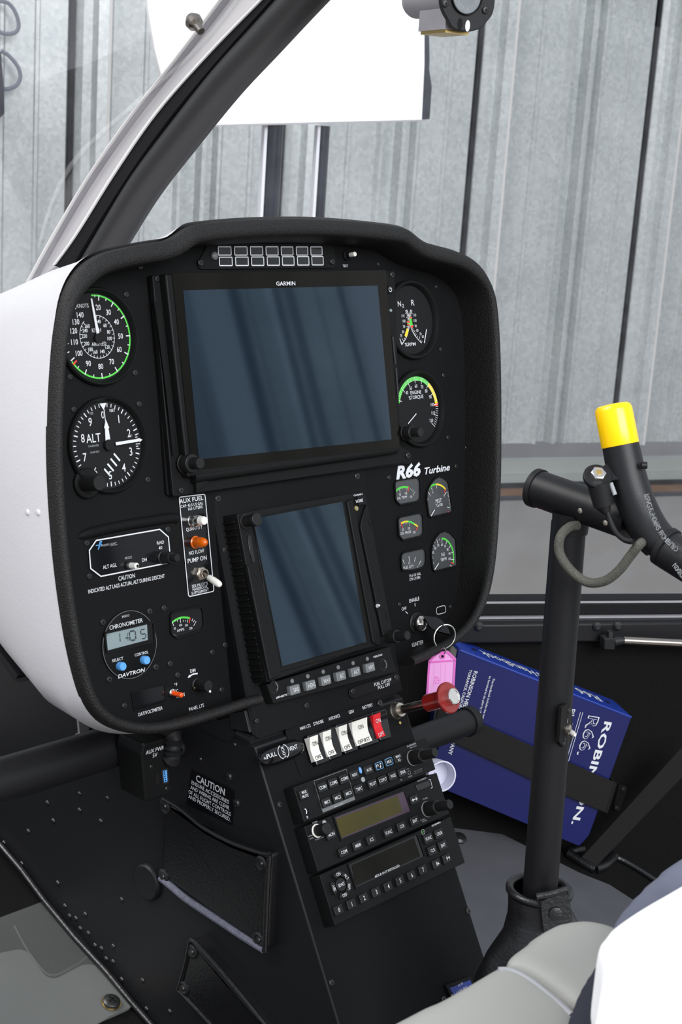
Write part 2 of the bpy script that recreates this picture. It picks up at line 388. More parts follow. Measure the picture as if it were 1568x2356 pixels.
bw=sheet(PW,-9,7,PITCH,wx(1085,300),.22*S,6.2)
for k_ in range(-12,8):
    x_=wx(1085,300)+k_*PITCH
    if -9<x_<6.9: bw.box(x_-.005,x_+.016,.22*S,6.2,-.03,.012,'seal_black',M=PW.mat(PW.o)); bw.box(x_+.150*PITCH,x_+.163*PITCH,.22*S,6.2,.07,.0925,'rib_light',M=PW.mat(PW.o))  # pale strips on the ribs paint in their highlights
struct('wall_back',bw,ang=.35)
b=MB(); x0,x1=-9,7
Mw=PW.mat(PW.o)
zr=PW.hit(1300,1056).z; zr2=PW.hit(1300,1085).z; zb=PW.hit(1300,1113).z
b.box(x0,x1,zr2,zr,-.05,.035,'rail_grey',M=Mw); b.box(x0,x1,zb,zr2,-.05,.06,'rail_grey',M=Mw)
struct('baseboard_back',b)
b=MB(); b.box(x0,x1,0,.006,.07,.27,'rust_strip',M=Mw); b.box(x0,x1,.0,.008,.27,.34,'dark_edge',M=Mw); b.box(x0,x1,.0,.03,.03,.09,'seal_black',M=Mw); struct('trim_1',b)  # dark flat strip beyond the rust strip paints a thin shadow
b=MB(); b.box(-9,11,-8,10,-.05,0,'concrete'); struct('floor',b)
# the hangar wall to the right and behind, seen only as reflections in the screens
PR=Pl((7.3,2.5,0),(-.25,-1,0),(0,0,1))
struct('wall_right',sheet(PR,-1,16,.95,.2,0,6.2),ang=.35)
b=MB()
for i in range(14): b.box(1.3+i*1.15,1.3+i*1.15+(.26,.12,.34)[i%3],0,6,.065,.10,'board_white',M=PR.mat(PR.o))  # unseen white strips, added to streak the screen reflections
struct('reflection_strips',b)
# dark cable loops and post at the far left
def onpl(pl,px,py,w=0): return pl.hit(px,py,w)
b=MB()
for L in ([(0,2),(20,8),(36,30),(43,58),(36,74),(18,78),(0,74),(-14,60)],[(2,117),(20,128),(40,152),(47,176),(38,196),(16,205),(-8,203)]):
    b.tube(spline([PW.hit(x,y,.12) for x,y in L],6),.009,'cable_grey',8)
tag(b.build('cable'),'thin grey cable hanging in two loops at the upper left of the metal wall','cable')
b=MB(); P=[PW.hit(x,y,.15) for x,y in ((-30,120),(2,120),(9,200),(10,262),(-4,275),(-30,275))]
b.loft([P,[p-PW.N*.12 for p in P]],'dark_edge'); tag(b.build('junction_box'),'dark box on the metal wall at the left edge, below the cable loops','box')
# ---------------------------------------------------------------- white board on two posts
PB=Pl(CAM+ray(700,150)*3.9,(PW.X*.97+PW.N*.05),(0,0,1))
d=Dev('notice_board','large blank white board on two black posts, seen through the windshield above the panel','board',PB,700,286)
b=MB(); P=d.poly([(438,290),(966,277),(972,150),(972,-60),(330,-60),(338,20),(352,110),(372,190),(400,250)])
b.prism(P,-.015,.015,'board_white',ch=.003); b.build('board_panel',d.e)
b=MB(); P=d.poly([(962,276),(984,274),(989,200),(983,160),(984,140),(980,-60),(967,-60),(967,150)]); b.prism(P,-.05,.012,'dark_edge'); b.build('edge_strip',d.e)
b=MB(); P=d.poly([(440,292),(972,279),(972,275),(440,288)]); b.prism(P,-.03,.03,'alu_grey'); b.build('bottom_rail',d.e)
for xa,xb in ((614,660),(736,768)):
    b=MB(); a=d.uv(xa,290); c=d.uv(xb-4,288); e=d.uv((xa+xb)/2-6,520)
    y1=d.uv(700,286)[1]; zfl=-(d.p.z)
    xm=(a[0]+c[0])/2; r=(c[0]-a[0])/2
    M=Matrix(((1,0,0,xm),(0,0,1,0),(0,-1,0,-.02),(0,0,0,1)))
    b.lathe([(r,zfl),(r,0)],'post_dark',M=M,n=24); b.lathe([(r*1.6,zfl),(r*1.6,zfl+.01)],'post_dark',M=M,n=24)
    b.build('post',d.e)
    b=MB(); b.box(xm-r-.006,xm-r+.002,zfl,0,-.03,0,'post_highlight'); tag(b.build('edge_highlight',d.e),'painted highlight on the left side of the post')  # pale strip paints the highlight on the post's left edge
d.done()
# ================================================================ helicopter shell
F0=W(.738,.840,-.726)                            # cabin floor: rises forward
fs=.318
PF=Pl(F0,(1,0,0),(0,1,fs));
# windshield centre post, in the centre plane
def pxc(P,pl): return [pl.hit(x,y) for x,y in P]
b=MB(); C=[(205,640),(262,545),(335,427),(420,315),(520,190),(610,92),(690,5),(780,-90)]
b.tube(spline(pxc(C,PX),6),[.0165]*99,'post_paint',24)
tag(b.build('windshield_tube'),'thick black curved tube running up behind the panel beside the white strip','tube')
def strip(P1,P2,pl,th,m,off=0):
    a=spline(pxc(P1,pl),6); c=spline(pxc(P2,pl),6); N=pl.N
    return [[p+N*(off+th/2),q+N*(off+th/2),q+N*(off-th/2),p+N*(off-th/2)] for p,q in zip(a,c)]
A=[(92,650),(150,545),(235,405),(330,270),(430,145),(530,15),(560,-25),(600,-80)]
B=[(150,610),(200,540),(288,400),(385,262),(505,127),(630,0),(655,-28),(700,-80)]
b=MB(); b.loft(strip(A,B,PX,.02,'x'),'frame_white'); struct('trim_2',b,ang=.5)
A1=[(95,651),(153,546),(238,405),(333,270),(433,145),(533,15),(563,-25),(603,-80)]
A2=[(102,649),(159,545),(244,405),(339,271),(439,146),(540,16),(570,-24),(610,-79)]
b=MB(); b.loft(strip(A,A1,PX,.034,'x',.001),'rib_light'); struct('trim_8',b,ang=.5)
b=MB(); b.loft(strip(A,A2,PX,.03,'x',.0),'alu_grey'); struct('trim_3',b,ang=.5)
B1=[(155,609),(205,540),(293,401),(390,263),(510,128),(635,1),(660,-27),(705,-79)]
b=MB(); b.loft(strip(B,B1,PX,.026,'x',.003),'rib_light'); struct('trim_9',b,ang=.5)
B2=[(185,625),(232,545),(318,410),(408,285),(520,150),(650,5),(680,-28),(725,-80)]
b=MB(); b.loft(strip(B,B2,PX,.024,'x',.002),'matte_black'); struct('trim_4',b,ang=.5)
# windshield panes
def pane(side,name):
    C=spline(pxc([(60,760),(130,600),(225,425),(350,270),(500,115),(620,-20),(720,-130)],PX),4)
    rings=[]
    for i,c in enumerate(C):
        t=i/(len(C)-1); r=[]
        for j in range(13):
            u=j/12; x=side*u*.70*S*(1); bul=(1-math.cos(u*PI*.5))
            p=c+Vector((x,-bul*(.40-.10*t)*S,0)); p.z-=.10*u*u*t+(.55*S*u*(1-t) if side>0 else 0)
            r.append(p)
        rings.append(r)
    b=MB(); vs=[tuple(q) for r in rings for q in r]; n=13
    b.add(vs,[(r*n+i,r*n+i+1,(r+1)*n+i+1,(r+1)*n+i) for r in range(len(rings)-1) for i in range(n-1)],'glass'); b.sm=False
    o=struct(name,b,ang=3); return o
pane(1,'window_1'); pane(-1,'window_2')
# fastener through the left windshield pane
b=MB(); p=PX.hit(447,52,.16); a=PX.hit(440,44,.16)-PX.hit(455,64,.16); a.normalize()
M=Matrix.Translation(p)@a.to_track_quat('Z','Y').to_matrix().to_4x4()
b.lathe([(.003,-.010),(.0035,-.004),(.006,-.002),(.0065,.002),(.004,.006),(.001,.008)],'steel',M=M,n=16)
tag(b.build('windshield_screw'),'small metal screw through the left windshield pane beside the white board','screw')
# right wall of the nose: carpeted, with the windshield sill on top
bb=R(34); e1=Vector((math.cos(bb),-math.sin(bb),0))
PN=Pl(CAM+ray(1300,1700)*1.62*S,e1,(0,0,1))
def npt(px,py,w=0): return PN.hit(px,py,w)
def q(px,py,w=0): v=npt(px,py,w)-PN.o; return (v.dot(PN.X),v.z)
Mn=PN.mat(PN.o)
zt=q(1330,1440)[1]; xl,xr=q(900,1440)[0],q(1700,1440)[0]; zf=-.62
b=MB(); b.box(xl-.25,xr+.1,zf,zt,-.03,0,'carpet',M=Mn); struct('wall_right_nose',b)
b=MB(); b.box(xl-.25,xr+.1,q(1330,1468)[1],q(1330,1425)[1],-.03,.016,'tube_black',M=Mn,ch=.003)
b.box(xl-.25,xr+.1,q(1330,1425)[1]+.0005,q(1330,1420)[1],-.03,-.002,'alu_grey',M=Mn)
for px,py in ((1372,1441),(1419,1440),(1100,1441)):
    x,y=q(px,py,.016); b.lathe([(.0055,.016),(.0055,.018),(.003,.0205)],'screw_black',(x,y),16,M=Mn)
struct('trim_5',b)
b=MB(); b.box(xl-.25,xr+.1,q(1330,1420)[1]+.0005,q(1330,1392)[1],-.045,-.006,'matte_black',M=Mn,ch=.002)
b.box(xl-.25,xr+.1,q(1330,1392)[1],q(1330,1390)[1],-.012,-.007,'alu_grey',M=Mn)  # pale strip paints the thin highlight along the sill
struct('trim_6',b)
# cabin floor (rises towards the nose)
b=MB()
def fl(x,y,dz=0): v=W(x,y,0); f=F0.z+(v.y-F0.y)*fs; return (v.x,v.y,f+dz)
P=[(.0,.35),(1.75,.35),(1.45,1.22),(.0,1.22)]
b.loft([[fl(x,y,-.03) for x,y in P],[fl(x,y) for x,y in P]],'carpet'); struct('floor_cabin',b)
def onF(px,py,w=0): return PF.hit(px,py,w)
# grey floor covering on the right side
b=MB(); P=[onF(x,y,.001) for x,y in ((960,1810),(1040,1858),(1130,1912),(1330,2012),(1400,2040),(1440,2066),(1468,2084),(1480,2110),(1440,2260),(1300,2420),(1000,2420),(800,2100))]
b.loft([P,[p+PF.N*.003 for p in P]],'floor_grey')
x0=b.build('floor_mat'); tag(x0,'grey sheet floor mat on the right side behind the black boot','mat')
b=MB(); p=onF(1055,1932,.004); M=PF.mat(p); b.lathe([(.008,0),(.009,.003),(.007,.006),(.003,.007)],'screw_black',M=M,n=18); tag(b.build('floor_screw'),'black screw head in the grey floor mat near the radios','screw')
# foot-well bulkhead and skin far left
b=MB(); P=[PX.hit(x,y,.095) for x,y in ((-200,1250),(600,1250),(600,1820),(-200,1820))]
vx=W(.5,1.28,0)
Pb=Pl(W(.5,1.24,-.5),(1,0,0),(0,0,1))
P=[Pb.hit(x,y) for x,y in ((-120,1380),(330,1500),(430,1700),(420,1980),(-120,2000))]
b.loft([P,[p-Pb.N*.01 for p in P]],'side_black'); struct('wall_front_nose',b)
b=MB(); M=Pb.mat(Pb.hit(16,1633)); b.lathe([(.012,0),(.012,.003),(.009,.007),(.003,.009)],'screw_black',M=M,n=20)
M2=M@Matrix.Translation((0,0,.0088)); b.box(-.006,.006,-.0012,.0012,0,.0006,'matte_black',M=M2); b.box(-.0012,.0012,-.006,.006,0,.0006,'matte_black',M=M2)
tag(b.build('bulkhead_screw'),'large cross-head screw in the dark bulkhead at the left edge','screw')
b=MB(); M=Pb.mat(Pb.hit(-14,1700)); b.lathe([(.03,0),(.03,.012),(.026,.016)],'tube_black',M=M,n=32); tag(b.build('inspection_cover'),'round black cover half cut by the left edge, above the black cross tube','cover')
# black angle brace below the hood
Pq=Pl(W(.62,.93,-.40),(0,-1,0),(0,0,1))
b=MB()
for P,za,zb_ in (([(-20,1420),(82,1545),(78,1562),(55,1568),(40,1562),(-20,1470)],0,.004),([(-20,1412),(-20,1424),(78,1552),(84,1543)],0,.018)):
    p=[Pq.hit(x,y) for x,y in P]; b.loft([[v+Pq.N*za for v in p],[v+Pq.N*zb_ for v in p]],'tube_black')
M=Pq.mat(Pq.hit(68,1552,.004)); b.lathe([(.004,0),(.004,.002),(.002,.003)],'screw_black',M=M,n=14)
tag(b.build('angle_brace'),'black metal angle brace running down under the pale hood at the left edge','brace')
# ================================================================ hood round the panel
PL_=tp(T1,PP.o+PP.N*.040)
OUT=[(172,645),(155,690),(146,740),(138,800),(131,900),(128,1000),(130,1100),(136,1200),(145,1300),(158,1400),(175,1500),(198,1590),(218,1635),(250,1668),(300,1688),(360,1692),(430,1678),(510,1654),(600,1625),(760,1592),(913,1549),(960,1532),(1000,1514),(1042,1492),(1079,1463),(1106,1428),(1125,1385),(1138,1335),(1147,1270),(1152,1200),(1157,1100),(1158,1000),(1157,850),(1152,740),(1145,680),(1130,635),(1105,601),(1070,579),(1030,567),(990,556),(970,545),(955,530),(935,519),(850,508),(750,500),(650,499),(550,503),(460,512),(437,520),(420,535),(400,548),(350,556),(290,567),(240,580),(200,607)]
d=Dev('panel_hood','curved hood around the instrument panel, pale outside with a black padded rim','hood',PL_,640,1100)
H=d.e
P0=d.poly(OUT)
if ar(P0)>0: pass
# resample evenly
def resample(P,n):
    L=[0]
    for i in range(len(P)): a=P[i];c=P[(i+1)%len(P)]; L.append(L[-1]+math.hypot(c[0]-a[0],c[1]-a[1]))
    o=[]
    for k in range(n):
        t=L[-1]*k/n; i=max(j for j in range(len(P)) if L[j]<=t); a=P[i];c=P[(i+1)%len(P)]; f=(t-L[i])/(L[i+1]-L[i]); o.append((a[0]+(c[0]-a[0])*f,a[1]+(c[1]-a[1])*f))
    return o
Q=resample([tuple(v[:2]) for v in spline([(x,y,0) for x,y in P0],4,True)],260)
sgn=1
gx0=XL+.0005-d.p.x; gx1=PG.hit(925,1600).x+.0005-d.p.x
cand=[i for i,p in enumerate(Q) if gx0<p[0]<gx1 and p[1]<0]
# order the outline so that the gap taken up by the console lies between its two ends
ch_=[i for i in cand if (i-1)%260 not in cand][0]; cl_=[i for i in cand if (i+1)%260 not in cand][0]
keep=[(cl_+1+j)%260 for j in range(260-len(cand))]
cut=lambda P:[P[i] for i in keep]
cxh=sum(p[0] for p in Q)/len(Q); cyh=sum(p[1] for p in Q)/len(Q)
def ins(dd): return inset(Q,dd)
def smooth(P,it):
    for _ in range(it): P=[((P[i-1][0]+2*P[i][0]+P[(i+1)%len(P)][0])/4,(P[i-1][1]+2*P[i][1]+P[(i+1)%len(P)][1])/4) for i in range(len(P))]
    return P
rr=.0046
hyt=max(p[1] for p in Q)-cyh
rings=[]
def ins2(dd):
    a=ins(dd); c=ins(dd+min(dd,.0065)); o=[]
    for (x,y),p,q_ in zip(Q,a,c):
        t=max(0,min(1,((y-cyh)/hyt-.62)/.2)); t=t*t*(3-2*t); o.append((p[0]+(q_[0]-p[0])*t,p[1]+(q_[1]-p[1])*t))
    if dd>.0095:
        e_=ins(dd-.0096); o2=[]
        for (x,y),p,q_ in zip(Q,o,e_):
            t=max(0,min(1,(-(y-cyh)/hyt-.55)/.3))*min(1,max(0,(dd-.0095)/.0009)); o2.append((p[0]+(q_[0]-p[0])*t,p[1]+(q_[1]-p[1])*t))
        o=o2
    return o
def rg(dd,z,sm=2): rings.append([(x,y,z) for x,y in cut(smooth(ins2(dd),sm))])
rg(.0108,-.0400,6); rg(.0104,-.022,5); rg(.0099,-.010,4)
for k in range(7):
    a=PI*k/6; rg(rr*(1+math.cos(a))*.98+.0002, -.0062+.0062*math.sin(a))
rg(.0002,-.0125)
b=MB(); b.loft(rings,'hood_pad',False,False,closed=False); b.add([r[0] for r in rings],[tuple(range(len(rings)))],'hood_pad'); b.add([r[-1] for r in rings],[tuple(range(len(rings)))],'hood_pad'); b.build('padded_rim',H,ang=1.2)
# outer shell, tapering forwards (vertical-plane stations)
rings=[]
st=[(.0105,1,1,0),(.03,1,.97,.004),(.07,.985,.915,.006),(.12,.95,.83,.008),(.18,.885,.74,.010),(.25,.77,.64,.012),(.32,.62,.53,.012),(.38,.45,.40,.012),(.42,.28,.26,.012)]
for dz,sx_,sy_,sh_ in st:
    P=smooth(ins(.0006),int(dz*60)); r=[]
    fy=Vector((0,dz*S,0))
    for x,y in cut(P)[2:-2]: wb_=max(0,min(1,-(y-cyh)/hyt*1.4)); r.append(((x-cxh)*sx_+cxh,(y-cyh)*(sy_+(1-sy_)*wb_*max(0,1-dz/.09))+cyh-sh_+fy.dot(PL_.U)-wb_*min(dz,.06)*S*.23,fy.dot(PL_.N)))
    rings.append(r)
b=MB(); b.loft(rings,'hood_white',False,True,closed=False);
b.build('shell',H,ang=1.5)
sh=bpy.context.view_layer
import bmesh
from mathutils.bvhtree import BVHTree
so=[o for o in H.children if o.name.startswith('shell')][0]
bv=BVHTree.FromPolygons([H.matrix_world@v.co for v in so.data.vertices],[tuple(p.vertices) for p in so.data.polygons])
for px in (64,88):
    loc,nrm,_,_=bv.ray_cast(CAM,ray(px,1179))
    if loc:
        if nrm.dot(loc-CAM)>0: nrm=-nrm
        M=H.matrix_world.inverted()@Matrix.Translation(loc)@nrm.to_track_quat('Z','Y').to_matrix().to_4x4()
        b=MB(); b.lathe([(.0026,-.001),(.0024,.0003),(.0018,.0009),(.001,.0011)],'hood_white',M=M,n=18); b.build('rivet',H)
# ================================================================ panel face
fp=Dev('instrument_panel','matte black instrument panel sheet holding the gauges and screens','panel',PP,640,1100); fp.sep=True
inner=smooth(ins2(.0104),4)
off=fp.e.matrix_world.inverted()@PL_.mat(PL_.p if hasattr(PL_,'p') else d.p)
P=[tuple((off@Vector((x,y,-.04)))[:2]) for x,y in inner]
b=MB(); b.prism(P,-.003,0,'panel_black'); b.build('panel_sheet',fp.e)
for px,py in (z1(700,487),z1(580,720),z1(655,1378),z1(140,1685),z1(688,1640),z4(760,742),z4(108,1415) if 0 else (160,867),z3(720,470),z3(765,1150),z3(795,1430),z3(843,2105),z3(1045,2215),z3(90,225),
              z7(970,113),z7(1075,1480),z7(908,1697),z7(1083,1545),z7(330,1670),z7(208,240),
              z5(897,70),z5(1410,380),z5(1303,440),z5(948,537),z5(1010,632),z5(1380,757),z5(565,890),z6(1545,140)):
    screw(fp,px,py,7 if px<850 else 5)
fp.txt('TEST',z2(1217,391),z2(1256,390),5.5)
fp.txt('CAUTION',z4(521,1593),z4(659,1562),10)
fp.txt('INDICATED ALT LAGS ACTUAL ALT DURING DESCENT',z4(268,1697),z4(908,1567),9)
fp.txt('R66',z7(298,250),z7(582,215),28,bold=.11,shear=.25)
fp.txt('Turbine',z7(622,200),z7(905,158),15,bold=.05,shear=.3)
fp.txt('73.6 US GAL',z7(445,1362),z7(578,1336),6)
fp.txt('279 LITERS',z7(448,1404),z7(571,1378),6)
fp.txt('OFF',z7(362,1742),z7(415,1728),7.5); fp.txt('ENABLE',z7(448,1650),z7(560,1622),8.5)
fp.txt('IGNITER',z7(480,2150),z7(608,2112),9)
fp.txt('OAT/VOLTMETER',z5(685,978),z5(890,922),8); fp.txt('PANEL LTS',z5(1112,935),z5(1237,898),8)
fp.txt('DIM',z5(1122,614),z5(1166,604),8)
fp.done(); a=fp.uv(*z5(1180,622)); c=fp.uv(*z5(1100,655));
cp=[fp.uv(*z5(x,y)) for x,y in ((1182,618),(1160,620),(1138,626),(1118,638))]
for i in range(3): fp.T.seg(cp[i],cp[i+1],.0012,.0003,'white_print')
fp.T.flat([fp.uv(*z5(*q_)) for q_ in ((1098,656),(1110,627),(1124,648))],.0003,'white_print')
fp.done(); fp.txt('°F',z5(990,728),z5(1014,722),7); fp.txt('°C',z5(996,780),z5(1022,773),7); fp.txt('VOLTS',z5(1003,827),z5(1077,808),8)
fp.done(); fp.T.seg(fp.uv(*z7(507,1655)),fp.uv(*z7(509,1690)),.0008,.0003,'white_print'); fp.done('mark'); fp.T.seg(fp.uv(*z7(402,1748)),fp.uv(*z7(425,1772)),.0008,.0003,'white_print')
fp.done('mark'); rp_=rnd([fp.uv(*z7(*p)) for p in ((748,1705),(848,1677),(858,1758),(752,1785))],.003); fp.T.line(rp_,.0006,.0003,'white_print')
fp.done('mark')
# ridge above the radar altimeter
b=MB(); P=[fp.p]
pts=[Vector((*fp.uv(*z4(x,y)),-.001)) for x,y in ((175,1225),(260,1195),(400,1160),(600,1120),(800,1088),(950,1065),(1010,1068))]
b.tube(spline(pts,5),[.001,.002,.003,.0038,.004,.0042]+[.0045]*40,'panel_black',12); b.build('raised_ridge',fp.e)
fp.done()
# ================================================================ round gauges
def gauge(name,label,cx,cy,rv,rd,face='dial_black',cat='gauge'):
    d=Dev(name,label,cat,PP,cx,cy); k=d.k(cx,cy); Rr=rv*k; d.R=rd*k
    b=MB(); b.lathe([(Rr,0),(Rr,.0035),(Rr-.001,.005),(d.R+.0035,.005),(d.R+.0016,.0022),(d.R+.0012,.0006)],'bezel_black',n=64,caps=False); b.build('bezel',d.e,ang=.4)
    b=MB(); b.lathe([(d.R+.0014,0),(d.R+.0014,.0004)],face,n=64); b.build('dial_face',d.e); d.rad=d.R
    return d
zt_=.0008
def num(d,s,a,r,h,z=zt_,m='white_print',c=(0,0),sx=1,bold=.02): d.T.text(s,c[0]+r*math.sin(R(a)),c[1]+r*math.cos(R(a)),h,z,m,bold=bold)
def needle(d,name,a,r0,r1,w0,w1,z,m='white_print',c=(0,0)):
    u=Vector((math.sin(R(a)),math.cos(R(a)),0)); v=Vector((u.y,-u.x,0)); C0=Vector((*c,0))
    P=[C0+u*r0+v*w0/2,C0+u*r1+v*w1/2,C0+u*r1-v*w1/2,C0+u*r0-v*w0/2]; b=MB(); b.prism([(p.x,p.y) for p in P],z,z+.0005,m); return b.build(name,d.e)
# airspeed
d=gauge('airspeed_indicator','airspeed gauge with a green ring, topmost on the left, marked KNOTS',222,775,114,98); r=d.rad
d.T.arc((0,0),r*.955,r*.995,-3,236,.0009,'green_print')
A={20:10,30:36,40:62,50:91,60:118,70:150,80:179,90:209,100:238,110:262,120:284,130:303,140:321}
ks=sorted(A)
for k_ in ks:
    a=A[k_]; d.T.tick((0,0),a,r*.86,r*.99,r*.028,.001,'white_print'); num(d,str(k_),a,r*(.70 if k_<100 else .68),r*.125)
for i in range(len(ks)-1): a=(A[ks[i]]+A[ks[i+1]])/2; d.T.tick((0,0),a,r*.91,r*.97,r*.022,.001,'white_print')
d.T.tick((0,0),3,r*.93,r*.98,r*.022,.001,'white_print')
d.T.arc((0,0),r*.50,r*.512,-5,318,.0009,'white_print')
for i in range(28): d.T.tick((0,0),5+i*11.4,r*.45,r*.52,r*.012,.001,'white_print')
for s_,a in (('40',16),('60',46),('80',74),('100',99),('120',133),('140',163),('160',196),('180',219),('200',246),('220',275),('240',295),('260',315)):
    num(d,s_,a,r*.37 if s_ not in ('200',) else r*.36,r*.085)
d.T.text('KNOTS',-r*.33,r*.74,r*.09,zt_,'white_print'); d.T.text('KM/H',0,r*.155,r*.095,zt_,'white_print'); d.T.text('AIRSPEED',r*.03,-r*.17,r*.085,zt_,'white_print')
d.T.tick((0,0),232,r*.86,r*1.0,r*.04,.0011,'red_print')
needle(d,'needle',354,0.0,r*.90,r*.085,r*.04,.0022)
b=MB(); b.lathe([(r*.12,.001),(r*.12,.0035)],'dial_black',(0,-r*.04),24); b.build('hub',d.e); d.done()
# altimeter
d=gauge('altimeter','altimeter marked ALT with white digits 0 to 9, left side, second gauge down',245,1024,113,98); r=d.rad
for i in range(50):
    a=i*7.2; big=i%5==0; d.T.tick((0,0),a,r*(.87 if big else .90),r*.985,r*(.028 if big else .02),zt_,'white_print')
for i in range(10):
    if i: num(d,str(i),i*36,r*.72,r*.19,bold=.01)
num(d,'0',-3,r*.72,r*.17,bold=.0)
d.T.flat([(-r*.10,r*.99),(r*.10,r*.99),(0,r*.83)],.001,'white_print')
d.T.text('ALT',-r*.38,r*.20,r*.20,zt_,'white_print',bold=.01); d.T.text('CALIBRATED',-r*.40,r*.02,r*.045,zt_,'grey_print'); d.T.text('20,000 FEET',-r*.38,-r*.13,r*.045,zt_,'grey_print')
d.T.text('FEET',r*.26,r*.80,r*.07,zt_,'white_print'); d.T.text('100',-r*.36,r*.78,r*.06,zt_,'grey_print'); d.T.text('1000',r*.72,r*.16,r*.05,zt_,'grey_print')
for i in range(7): d.T.seg((r*.86,r*(.16-.055*i)),(r*.93,r*(.165-.055*i)),r*.018,zt_,'white_print')
M=[(-.02+.0,-.30),(.12,-.62)]
for i in range(4):
    x=-.16+.11*i; d.T.seg((r*x,-r*(.55-.11*i)),(r*(x+.16),-r*(.74-.11*i)),r*.045,zt_,'white_print')
needle(d,'needle',0,r*.10,r*.40,r*.14,r*.10,.002); b=MB(); b.prism([(-r*.075,r*.40),(r*.075,r*.40),(0,r*.60)],.002,.0025,'white_print'); b.build('needle_tip',d.e)
needle(d,'thin_needle',-1,r*.4,r*.85,r*.012,r*.02,.0018)
needle(d,'long_needle',88,r*.20,r*.93,r*.075,r*.065,.003); b=MB(); b.prism([(r*.92,r*.075),(r*.92,-r*.02),(r*1.01,r*.03)],.003,.0035,'white_print'); b.build('long_needle_tip',d.e)
b=MB(); b.lathe([(r*.13,.001),(r*.13,.0042)],'dial_black',(0,0),24); b.build('hub',d.e)
# ear and setting knob at lower left
x,y=d.uv(196,1112); b=MB(); b.lathe([(.012,-.0005),(.012,.003),(.011,.004)],'bezel_black',(x,y),40); b.build('knob_boss',d.e)
b=MB(); x,y=d.uv(188,1112); b.lathe([(.0062,.004),(.0062,.021),(.0056,.0225)],'knob_black',(x,y),32); b.build('setting_knob',d.e); d.done()
# dual rotor tachometer
d=gauge('tachometer','round twin RPM gauge marked N2 and R, topmost on the right of the large screen',944,736,92,76); r=d.rad
d.txt('N',q3(480,915),q3(545,915),12,w=zt_); d.txt('2',q3(565,935),q3(600,935),8,w=zt_); d.txt('R',q3(748,895),q3(812,893),13,w=zt_)
d.txt('%RPM',q3(620,1718),q3(835,1700),8,w=zt_)
def parc(d,pts,t0,t1,m,z,side=1):
    """thick curve through pixel points"""
    P=[Vector((*d.uv(*p),0)) for p in pts]; P=spline(P,8)
    n=len(P); i0=int(t0*(n-1)); i1=max(i0+1,int(t1*(n-1))); w_=r*.11*side
    for i in range(i0,i1):
        a,c=P[i],P[i+1]; e=(c-a).normalized(); nn=Vector((-e.y,e.x,0)); d.T.add([tuple(a)[:2]+(z,),tuple(a+nn*w_)[:2]+(z,),tuple(c+nn*w_)[:2]+(z,),tuple(c)[:2]+(z,)],[(0,1,2,3)],m)
    return P
LP=[q3(*p) for p in ((640,985),(672,1075),(690,1180),(692,1290),(675,1400),(630,1540),(540,1685))]
RP=[q3(*p) for p in ((715,985),(695,1075),(692,1180),(705,1270),(740,1385),(810,1510),(930,1650))]
for P_,sd in ((LP,-1),(RP,1)):
    P=spline([Vector((*d.uv(*p),0)) for p in P_],8); n=len(P)
    for i in range(n-1): d.T.seg(P[i],P[i+1],r*.022,.0010,'white_print')
    for i in range(0,n,2):
        e=(P[min(i+1,n-1)]-P[max(i-1,0)]).normalized(); nn=Vector((-e.y,e.x,0))*sd; L=.13 if i%8==4 else .08
        d.T.seg(P[i],P[i]+nn*r*L,r*.016,.0010,'white_print')
parc(d,LP,.66,.84,'yellow_print',.0012,-1); parc(d,LP,.38,.44,'red_print',.0012,-1); parc(d,LP,.44,.48,'green_print',.0012,-1); parc(d,LP,.48,.53,'red_print',.0012,-1)
parc(d,RP,.26,.31,'red_print',.0012,1); parc(d,RP,.31,.58,'green_print',.0012,1); parc(d,RP,.58,.64,'red_print',.0012,1)
for s_,x,y in (('110',568,1105),('100',588,1210),('90',588,1320),('80',568,1425),('70',528,1500),('110',802,1090),('100',810,1200),('90',822,1308),('80',855,1398),('70',918,1470),('60',965,1520)):
    x_,y_=d.uv(*q3(x,y)); d.T.text(s_,x_,y_,r*.085,zt_,'white_print')
a=d.uv(*q3(490,1562));c=d.uv(*q3(530,1685)); d.T.seg(a,c,r*.028,.0016,'white_print')
a=d.uv(*q3(1020,1375));c=d.uv(*q3(975,1650)); b=MB(); b.seg(a,c,r*.035,.002,'white_print'); b.build('needle',d.e)
d.done()
# torque
d=gauge('torque_gauge','round gauge marked ENGINE %TORQUE with a green and yellow arc, on the right',959,940,90,75); r=d.rad
d.T.arc((0,0),r*.86,r*.99,-75,40,.0009,'green_print'); d.T.arc((0,0),r*.86,r*.99,40,84,.0009,'yellow_print'); d.T.arc((0,0),r*.80,r*1.0,84,89,.001,'red_print')
TA={30:-70,40:-46,50:-24,60:-2,70:19,80:40,90:62,100:86,110:108,120:130}
for k_,a in TA.items():
    d.T.tick((0,0),a,r*.78,r*.98,r*.02,.0011,'white_print')
    for j in range(1,5): d.T.tick((0,0),a+j*4.3,r*.86,r*.98,r*.012,.0011,'white_print') if k_<120 else None
for k_,x,y in ((40,395,1620),(50,437,1570),(60,495,1547),(70,560,1557),(80,605,1600),(90,650,1665),(100,672,1748),(110,682,1838),(120,662,1920)):
    x_,y_=d.uv(*z3(x,y)); d.T.text(str(k_),x_,y_,r*.105,zt_,'white_print')
d.txt('ENGINE',z3(443,1638),z3(558,1628),8,w=zt_); d.txt('%TORQUE',z3(425,1692),z3(583,1678),8,w=zt_)
a=d.uv(*z3(400,1955));c=d.uv(*z3(488,1848)); b=MB(); b.seg(a,c,r*.03,.002,'white_print'); b.build('needle',d.e)
d.done()
